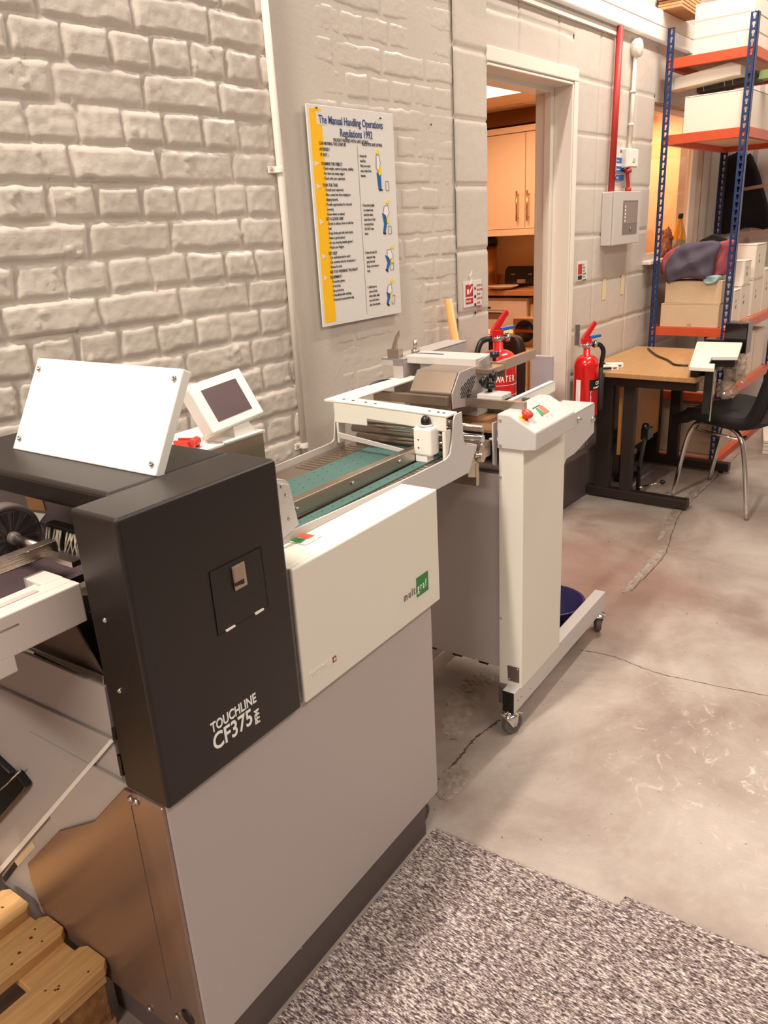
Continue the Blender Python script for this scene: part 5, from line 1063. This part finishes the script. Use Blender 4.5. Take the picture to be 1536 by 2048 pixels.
# second shelf
S2 = 1.8175
carton('long_white_box', (RX + 0.22, -0.150, S2), (RX + 0.5, -0.085, S2 + 0.19), 'white box at the wall end of the second shelf behind the big one', card)
carton('white_archive_box', (RX - 0.01, -0.155, S2), (RX + 0.38, -0.485, S2 + 0.178), 'big plain white box on the second rack shelf', card)
A = [wx(x, y, 4.66) for x, y in ((1338, 160), (1462, 124), (1482, 129), (1481, 149), (1466, 151), (1340, 182))]
lw = nb().prism(A, (0.12, 0, 0)); o_ = lw.build('white_long_carton', card, bevel=0.002); tag(o_, 'long slim white carton lying slanted on top of the big white box', 'box')
A = [wx(x, y, 4.785) for x, y in ((1393, 170), (1512, 139), (1518, 160), (1393, 187))]
bkx = empty('black_long_carton', (0, 0, 0), 0, 'long black printed carton of wires under the slanted white one', 'box')
nb().prism(A, (0.11, 0, 0)).build('carton', mat('black_print_carton', (66, 58, 54), 0.5), bkx, bevel=0.002)
q = wx(1422, 172, 4.784); text('lettering', 'BINDING\nWIRES', 0.013, inkg, bkx, q, (math.pi / 2, math.radians(-14), -math.pi / 2), ext=0.0003)
for x in (1408, 1450, 1466):
    p0 = wx(x, 184 - (x - 1400) * 0.22, 4.784); p1 = wx(x - 3, 165 - (x - 1400) * 0.27, 4.784); nb().cyl(p0, p1, 0.0014, 6).build('white_line', ink, bkx)
q0_, q1_ = wx(1519, 141, 4.787), wx(1536, 160, 4.787); nb().box((4.785, q0_.y, q1_.z + 0.01), (4.88, q1_.y - 0.05, q0_.z)).build('green_end', mat('olive_green_print', (120, 138, 84), 0.6), bkx)
# top shelf stack
S1 = 2.1825
for i in range(3):
    carton('white_carton', (RX, -0.172, S1 + i * 0.0775), (RX + 0.36, -0.462, S1 + i * 0.0775 + 0.077), ['flat white carton on the top rack shelf, bottom of the stack', 'flat white carton on the top rack shelf, second from the bottom', 'flat white carton on the top rack shelf, highest one'][i], card, 'flat cartons on the top shelf')
carton('cream_carton', (5.02, -0.10, S1), (5.4, -0.40, S1 + 0.20), 'white carton behind the stack on the top rack shelf', card)
kb = empty('kraft_board_stack', (4.74, -0.055, 2.397), 0.05, 'bundle of flattened brown cardboard lying on the batten light', 'cardboard')
for i in range(6): nb().box((-0.22 + 0.012 * (i % 3), -0.075, i * 0.016), (0.14 - 0.01 * ((i * 2) % 3), 0.05, i * 0.016 + 0.012)).build('sheet', kraft, kb, bevel=0.002)
# white boxes in a row further along the middle shelf
YR = -0.455
for (x0, x1, z0, z1, yf, lb_) in ((4.80, 4.925, 0, 0.19, YR, 'narrow white box on the middle shelf directly behind the blue front post'), (4.94, 5.13, 0, 0.205, YR, 'white box with handwriting on the middle shelf, under a smaller one'), (4.97, 5.10, 0.206, 0.34, YR, 'small open white box standing on another on the middle shelf'),
                                  (5.19, 5.42, 0, 0.22, YR, 'white box low in the right stack of the middle shelf'), (5.19, 5.42, 0.221, 0.42, YR, 'white box on top of the right stack of the middle shelf'), (5.44, 5.66, 0, 0.26, YR, 'white box at the far end of the middle shelf')):
    e_ = carton('white_box', (x0, yf, S3 + z0), (x1, yf + 0.24, S3 + z1), lb_, card)
    w_ = (x1 - x0); 
    text('handwriting', 'cr\nA4', 0.035, inkg, e_, (-w_ * 0.2, -0.1206, (z1 - z0) * 0.62), FV, sx=0.7, ext=0.0002)
carton('pink_white_box', (4.99, -0.09, S3), (5.6, -0.21, S3 + 0.44), 'wide white box at the back of the middle shelf near the window', card)
# lower shelves
S4 = 0.4275
for (x0, x1, y0, y1, h_, lb_) in ((5.16, 5.36, YR, -0.22, 0.27, 'white box on the low shelf at the far right'), (5.38, 5.62, YR, -0.22, 0.26, 'white box on the low shelf by the far post'), (4.70, 4.98, -0.10, -0.40, 0.035, 'flat tan carton on the low shelf behind the desk')):
    carton('low_shelf_box', (x0, y0, S4), (x1, y1, S4 + h_), lb_, card if h_ > 0.1 else cardt)
S5 = 0.0425
carton('floor_shelf_box', (4.70, -0.19, S5), (5.0, -0.46, S5 + 0.30), 'tan box on the bottom shelf behind the desk legs', cardt)
carton('floor_shelf_box', (4.68, -0.06, S5), (5.0, -0.18, S5 + 0.33), 'narrow tan box on the bottom shelf close to the wall', cardt)
carton('floor_shelf_box', (5.05, -0.20, S5), (5.30, -0.455, S5 + 0.14), 'white box at floor level under the rack', card)
ps_ = empty('paper_pack', (5.30, -0.93, 0.0), 0.25, 'pile of flat white paper packs on the floor behind the chair', 'paper')
for i in range(4): nb().box((-0.22, -0.30, i * 0.022), (0.20 + 0.01 * (i % 2), 0.34, i * 0.022 + 0.020)).build('sheaf', card, ps_, bevel=0.003)

# coats hanging at the far partition, with rails
rl_ = nb().tube([wx(1484, 379, 5.95), wx(1560, 366, 5.95)], 0.012, 12); tag(rl_.build('wooden_rail', mat('pinkish_wood', (190, 148, 128), 0.5)), 'thin wooden rail across the black coat at the far right', 'rail')
ld = nb(); a_, c_ = wx(1476, 468, 5.9), wx(1580, 450, 5.9); ld.hexa([a_ + Vector((0, 0, -0.03)), c_ + Vector((0, 0, -0.03)), c_ + Vector((0.075, 0, -0.03)), a_ + Vector((0.075, 0, -0.03)), a_, c_, c_ + Vector((0.075, 0, 0)), a_ + Vector((0.075, 0, 0))]); tag(ld.build('far_ledge', mat('pinkish_ledge', (200, 160, 142), 0.5)), 'pale wooden ledge below the coat at the far right', 'ledge')
cloth('black_coat', ((1430, 470), (1441, 350), (1448, 322), (1460, 309), (1471, 304), (1482, 311), (1497, 308), (1506, 322), (1518, 360), (1540, 450), (1500, 455), (1470, 462)), 5.99, 6.08, cloth_k, 'black coat hanging at the far white partition behind the rack', 11, 0.02)
for i in range(5):
    q = wx(1400 + i * 24, 470, 6.09); o_ = nb().box((6.085, q.y - 0.012, 1.0), (6.1, q.y + 0.012, 2.9)).build('trim_%d' % (i + 3), mat('partition_strip', (214, 196, 188), 0.5)); struct(o_)
# bottle and vase on the inner window sill
st_ = nb().box((4.62, 0.10, 1.14), (5.5, 0.30, 1.172)); o_ = st_.build('trim_9', trimp); struct(o_)
q = wy(1358, 480, -0.012); bo = empty('yellow_bottle', (q.x, -0.012, 1.1725), 0, 'yellow bottle with dark cap on the window sill behind the towels', 'bottle')
nb().lathe((0, 0, 0), (0, 0, 1), [(0, 0), (0.038, 0), (0.04, 0.01), (0.04, 0.10), (0.032, 0.14), (0.014, 0.20), (0.012, 0.215), (0, 0.215)], 24).build('bottle', mat('amber_yellow', (224, 150, 24), 0.15), bo)
nb().lathe((0, 0, 0.215), (0, 0, 1), [(0, 0), (0.015, 0), (0.015, 0.028), (0, 0.028)], 18).build('cap', black, bo); nb().lathe((0, 0, 0.02), (0, 0, 1), [(0.0402, 0), (0.0406, 0), (0.0406, 0.07), (0.0402, 0.07)], 24).build('label', mat('grey_label', (150, 140, 110), 0.5), bo)
q = wy(1333, 480, -0.012); vs_ = blob('dried_flowers', (q.x, -0.012, 1.252), (0.034, 0.030, 0.075), mat('brown_mixed', (150, 92, 60), 0.8, var=0.6, vscale=60), 4, amp=0.3); tag(vs_, 'brown dried arrangement standing left of the yellow bottle', 'ornament')

# ================================================================== KITCHEN BEYOND THE DOORWAY
KX = 5.50
wc2 = empty('wall_cabinet', (KX, 0.9, 1.37), 0, 'cream kitchen wall cabinet with two doors seen through the doorway', 'cabinet')
nb().box((0.02, -0.30, 0), (0.45, 1.2, 0.66)).build('carcass', cream_k, wc2)
nb().box((-0.01, -0.32, -0.045), (0.45, 1.22, 0.0)).build('pelmet', cream_k, wc2, bevel=0.002); nb().box((-0.02, -0.32, 0.66), (0.45, 1.22, 0.70)).build('cornice', cream_k, wc2, bevel=0.002)
for (y0, y1, hy) in ((0.3655, 0.80, 0.418), (-0.20, 0.3605, 0.33)):
    d_ = nb().box((0, y0, 0.004), (0.018, y1, 0.656)).build('door', cream_k, wc2, bevel=0.002)
    h2_ = nb(); h2_.cyl((-0.03, hy, 0.055), (-0.03, hy, 0.265), 0.006, 12); h2_.cyl((0, hy, 0.08), (-0.03, hy, 0.08), 0.004, 10); h2_.cyl((0, hy, 0.24), (-0.03, hy, 0.24), 0.004, 10); h2_.build('bar_handle', mat('brass_steel', (206, 160, 110), 0.25, 1.0), d_)
nb().box((-0.0006, 0.12, 0.24), (0, 0.29, 0.40)).build('paper_note', mat('note_paper', (250, 232, 186), 0.7), wc2)
wt = nb().box((KX - 0.05, 0.45, 0.888), (6.0, 2.4, 0.928)); o_ = wt.build('worktop', mat('worktop_wood', (206, 150, 96), 0.35, var=0.1, vscale=6, stretch=(1, 8, 1)), bevel=0.003); tag(o_, 'light wooden kitchen worktop running behind the doorway', 'worktop')
us = nb().box((5.96, 0.45, 0.928), (6.0, 2.4, 1.01)); tag(us.build('upstand', MATS['worktop_wood']), 'low wooden upstand at the back of the kitchen worktop', 'upstand')
dw = empty('dishwasher', (KX, 1.50, 0.0), 0, 'white dishwasher with a curved handle recess under the kitchen worktop', 'dishwasher')
nb().box((0, -0.27, 0.0), (0.45, 0.33, 0.865)).build('body', cream_k, dw); nb().box((-0.02, -0.27, 0.10), (0.0, 0.33, 0.845)).build('door', mat('dishwasher_white', (250, 236, 214), 0.35), dw, bevel=0.004)
nb().prism([(-0.0208, -0.11, 0.75), (-0.0208, 0.26, 0.75), (-0.0208, 0.26, 0.735), (-0.0208, 0.20, 0.705), (-0.0208, -0.04, 0.705), (-0.0208, -0.11, 0.735)], (-0.001, 0, 0)).build('handle_recess', mat('recess_brown', (150, 112, 80), 0.5), dw)
nb().box((-0.0225, 0.05, 0.785), (-0.0205, 0.09, 0.80)).build('display', black, dw); nb().box((-0.0222, -0.11, 0.748), (-0.0200, 0.26, 0.756)).build('dark_lip', blackm, dw)
nb().box((-0.0215, -0.10, 0.772), (-0.0200, 0.26, 0.775)).build('panel_line', inkg, dw)
bc = nb().box((KX + 0.02, 0.46, 0.0), (5.98, 1.22, 0.82)); tag(bc.build('base_cabinet', cream_k), 'cream base cabinet right of the dishwasher', 'cabinet')
ts = empty('toaster', (5.79, 1.38, 0.929), 0, 'black toaster with chrome trim on the kitchen worktop', 'toaster')
nb().prism([(-0.12, -0.16, 0.012), (-0.12, 0.16, 0.012), (-0.12, 0.155, 0.13), (-0.12, 0.13, 0.165), (-0.12, -0.13, 0.165), (-0.12, -0.155, 0.13)], (0.24, 0, 0)).build('body', mat('toaster_black', (24, 18, 18), 0.15), ts, bevel=0.012, seg=3)
nb().box((-0.125, -0.155, 0), (0.125, 0.155, 0.014)).build('base_trim', chrome, ts)
for yy in (-0.075, 0.075):
    nb().box((-0.1235, yy - 0.018, 0.10), (-0.1205, yy + 0.018, 0.107)).build('lever', chrome, ts); nb().box((-0.1225, yy - 0.003, 0.03), (-0.1205, yy + 0.003, 0.10)).build('lever_slot', blackm, ts)
nb().box((-0.1225, -0.035, 0.035), (-0.1205, 0.04, 0.065)).build('badge', steel, ts); nb().box((-0.10, -0.13, 0.1655), (0.10, 0.13, 0.168)).build('top_slots', chrome, ts)
ur = empty('hot_water_urn', (5.80, 1.80, 0.929), 0, 'tall steel hot water urn with black lid on the kitchen worktop', 'urn')
nb().lathe((0, 0, 0), (0, 0, 1), [(0, 0), (0.10, 0), (0.105, 0.02), (0.105, 0.32), (0, 0.32)], 32).build('body', mat('urn_steel', (214, 160, 104), 0.3, 0.8), ur)
nb().lathe((0, 0, 0.32), (0, 0, 1), [(0, 0), (0.112, 0), (0.112, 0.05), (0.085, 0.085), (0.02, 0.095), (0.02, 0.11), (0, 0.11)], 32).build('lid', black, ur)
nb().box((-0.108, -0.035, 0.04), (-0.098, 0.0, 0.26)).build('level_gauge', black, ur); nb().box((-0.110, -0.022, 0.06), (-0.107, -0.014, 0.24)).build('sight_glass', steel, ur)
pl_ = nb().lathe((5.53, 1.47, 0.929), (0, 0, 1), [(0, 0.0), (0.06, 0.0), (0.10, 0.016), (0.125, 0.026), (0.125, 0.030), (0.09, 0.022), (0, 0.010)], 36); tag(pl_.build('plate', mat('cream_plate', (250, 230, 180), 0.3)), 'wide cream plate at the edge of the kitchen worktop', 'plate')
kt = empty('kitchen_table', (4.12, 0.90, 0), 0, 'pale table with papers behind the fire extinguisher in the kitchen', 'table')
nb().box((-0.28, -0.55, 0.725), (0.50, 0.75, 0.75)).build('table_top', mat('pale_table', (240, 212, 166), 0.5, var=0.15, vscale=25), kt, bevel=0.003)
for x, y in ((-0.25, -0.50), (0.45, -0.50), (-0.25, 0.70), (0.45, 0.70)): nb().box((x - 0.02, y - 0.02, 0), (x + 0.02, y + 0.02, 0.725)).build('leg', dgrey, kt)
for i, (x, y, r_) in enumerate(((4.25, 0.85, 0.3), (4.0, 0.62, -0.2), (4.45, 0.95, 0.6))):
    o_ = nb().box((-0.105, -0.148, 0), (0.105, 0.148, 0.0012)).build('paper_sheet', mat('cream_paper', (250, 226, 170), 0.8, var=0.12, vscale=30), None, 0, 2, (x, y, 0.7508 + i * 0.0016), (0, 0, r_)); tag(o_, 'loose cream paper sheets lying on the kitchen table', 'paper', 'papers on the kitchen table')
cbx = empty('coffee_box', (3.99, 0.455, 0.7510), 0.0, 'brown box with a black round print on the kitchen table by the door frame', 'box')
nb().box((0, -0.08, 0), (0.10, 0.06, 0.155)).build('carton', kraft, cbx, bevel=0.002); nb().lathe((-0.0005, -0.015, 0.085), (-1, 0, 0), [(0, 0), (0.062, 0), (0.062, 0.0006), (0, 0.0006)], 36).build('round_print', black, cbx)
nb().box((-0.0018, -0.078, 0.078), (-0.0012, 0.046, 0.095)).build('orange_band', orange, cbx); nb().box((-0.0018, 0.01, 0.008), (-0.001, 0.055, 0.022)).build('orange_foot', orange, cbx)
kc = empty('dark_chair', (3.56, 0.315, 0.03), -0.25, 'dark padded chair back in the kitchen behind the red extinguisher', 'chair')
blob('backrest', (0, 0, 0.68), (0.035, 0.12, 0.17), mat('dark_leather', (52, 30, 28), 0.45), 2, amp=0.02, p=5, parent=kc); blob('seat', (0.14, 0, 0.42), (0.13, 0.12, 0.04), MATS['dark_leather'], 2, amp=0.02, p=5, parent=kc)
nb().cyl((0.13, 0, 0.0), (0.13, 0, 0.40), 0.025, 16).build('column', black, kc)
for i in range(5): a = i * math.tau / 5; nb().tube([(0.13, 0, 0.08), (0.13 + 0.11 * math.cos(a), 0.11 * math.sin(a), -0.012)], 0.018, 10).build('leg', black, kc)
nb().tube([(0.0, 0, 0.62), (0.04, 0, 0.46), (0.13, 0, 0.42)], 0.018, 10).build('back_support', black, kc)

# ================================================================== PALLET AND TUB
pa = empty('wooden_pallet', OL - U * 0.018, TH, 'wooden pallet with nailed pine boards on the floor beside the machine', 'pallet')
ends = ((0.594, 0.501, 0.456), (0.461, 0.386, 0.459), (0.331, 0.254, 0.4595))
knot = mat('nail_knot', (92, 52, 30), 0.8)
for i, (v0, v1, ue) in enumerate(ends):
    c_ = 0.012
    bo_ = nb().prism([(-0.45, v1, 0.143), (-0.45, v0, 0.143), (ue - c_, v0, 0.143), (ue, v0 - c_, 0.143), (ue, v1 + c_, 0.143), (ue - c_, v1, 0.143)], (0, 0, 0.022)).build('top_board', wood, pa, bevel=0.0015)
    for k_ in range(5):
        uu = ue - 0.03 - random.random() * 0.09; vv = v1 + 0.012 + random.random() * (v0 - v1 - 0.024)
        nb().lathe((uu, vv, 0.1652), (0, 0, 1), [(0, 0), (0.0018 + random.random() * 0.0016, 0), (0.001, 0.0003), (0, 0.0003)], 10).build('nail_head', knot, bo_)
nb().box((-0.45, 0.72, 0.143), (0.45, 0.64, 0.165)).build('top_board', wood, pa, bevel=0.0015)
nb().box((0.352, 0.258, 0.121), (0.448, 0.72, 0.1428)).build('stringer_board', wood, pa, bevel=0.0015)
nb().box((-0.20, 0.258, 0.121), (-0.10, 0.72, 0.1428)).build('stringer_board', wood, pa, bevel=0.0015)
for v0 in (0.262, 0.60):
    nb().box((0.352, v0, 0.022), (0.446, v0 + 0.10, 0.1208)).build('block', wood_b, pa, bevel=0.003); nb().box((-0.20, v0, 0.022), (-0.10, v0 + 0.10, 0.1208)).build('block', wood_b, pa, bevel=0.003)
    nb().box((-0.45, v0 + 0.002, 0.0), (0.452, v0 + 0.098, 0.0218)).build('bottom_board', wood, pa, bevel=0.002)
q = wz(1100, 1199, 0.135)
tbk = empty('plastic_tub', (q.x, q.y, 0), 0, 'dark blue plastic tub with orange lettering on the floor behind the feeder column', 'tub')
bt_ = nb().lathe((0, 0, 0), (0, 0, 1), [(0, 0.0), (0.100, 0.0), (0.104, 0.006), (0.118, 0.125), (0.124, 0.127), (0.124, 0.137), (0.116, 0.137), (0.100, 0.010), (0, 0.008)], 44).build('tub', mat('navy_plastic', (26, 22, 84), 0.25), tbk)
wrap_ = lambda body, size, m, r, ang, z: [text('lettering', c_, size, m, tbk, (r * math.cos(math.radians(ang) + i * size * .7 / r), r * math.sin(math.radians(ang) + i * size * .7 / r), z), (math.pi / 2, 0, math.radians(ang) + i * size * .7 / r + math.pi / 2), ext=0.0006, off=0.0006) for i, c_ in enumerate(body) if c_ != ' ']
wrap_('SWIRLIX', 0.034, mat('orange_print', (226, 120, 60), 0.4), 0.1125, -62, 0.070)
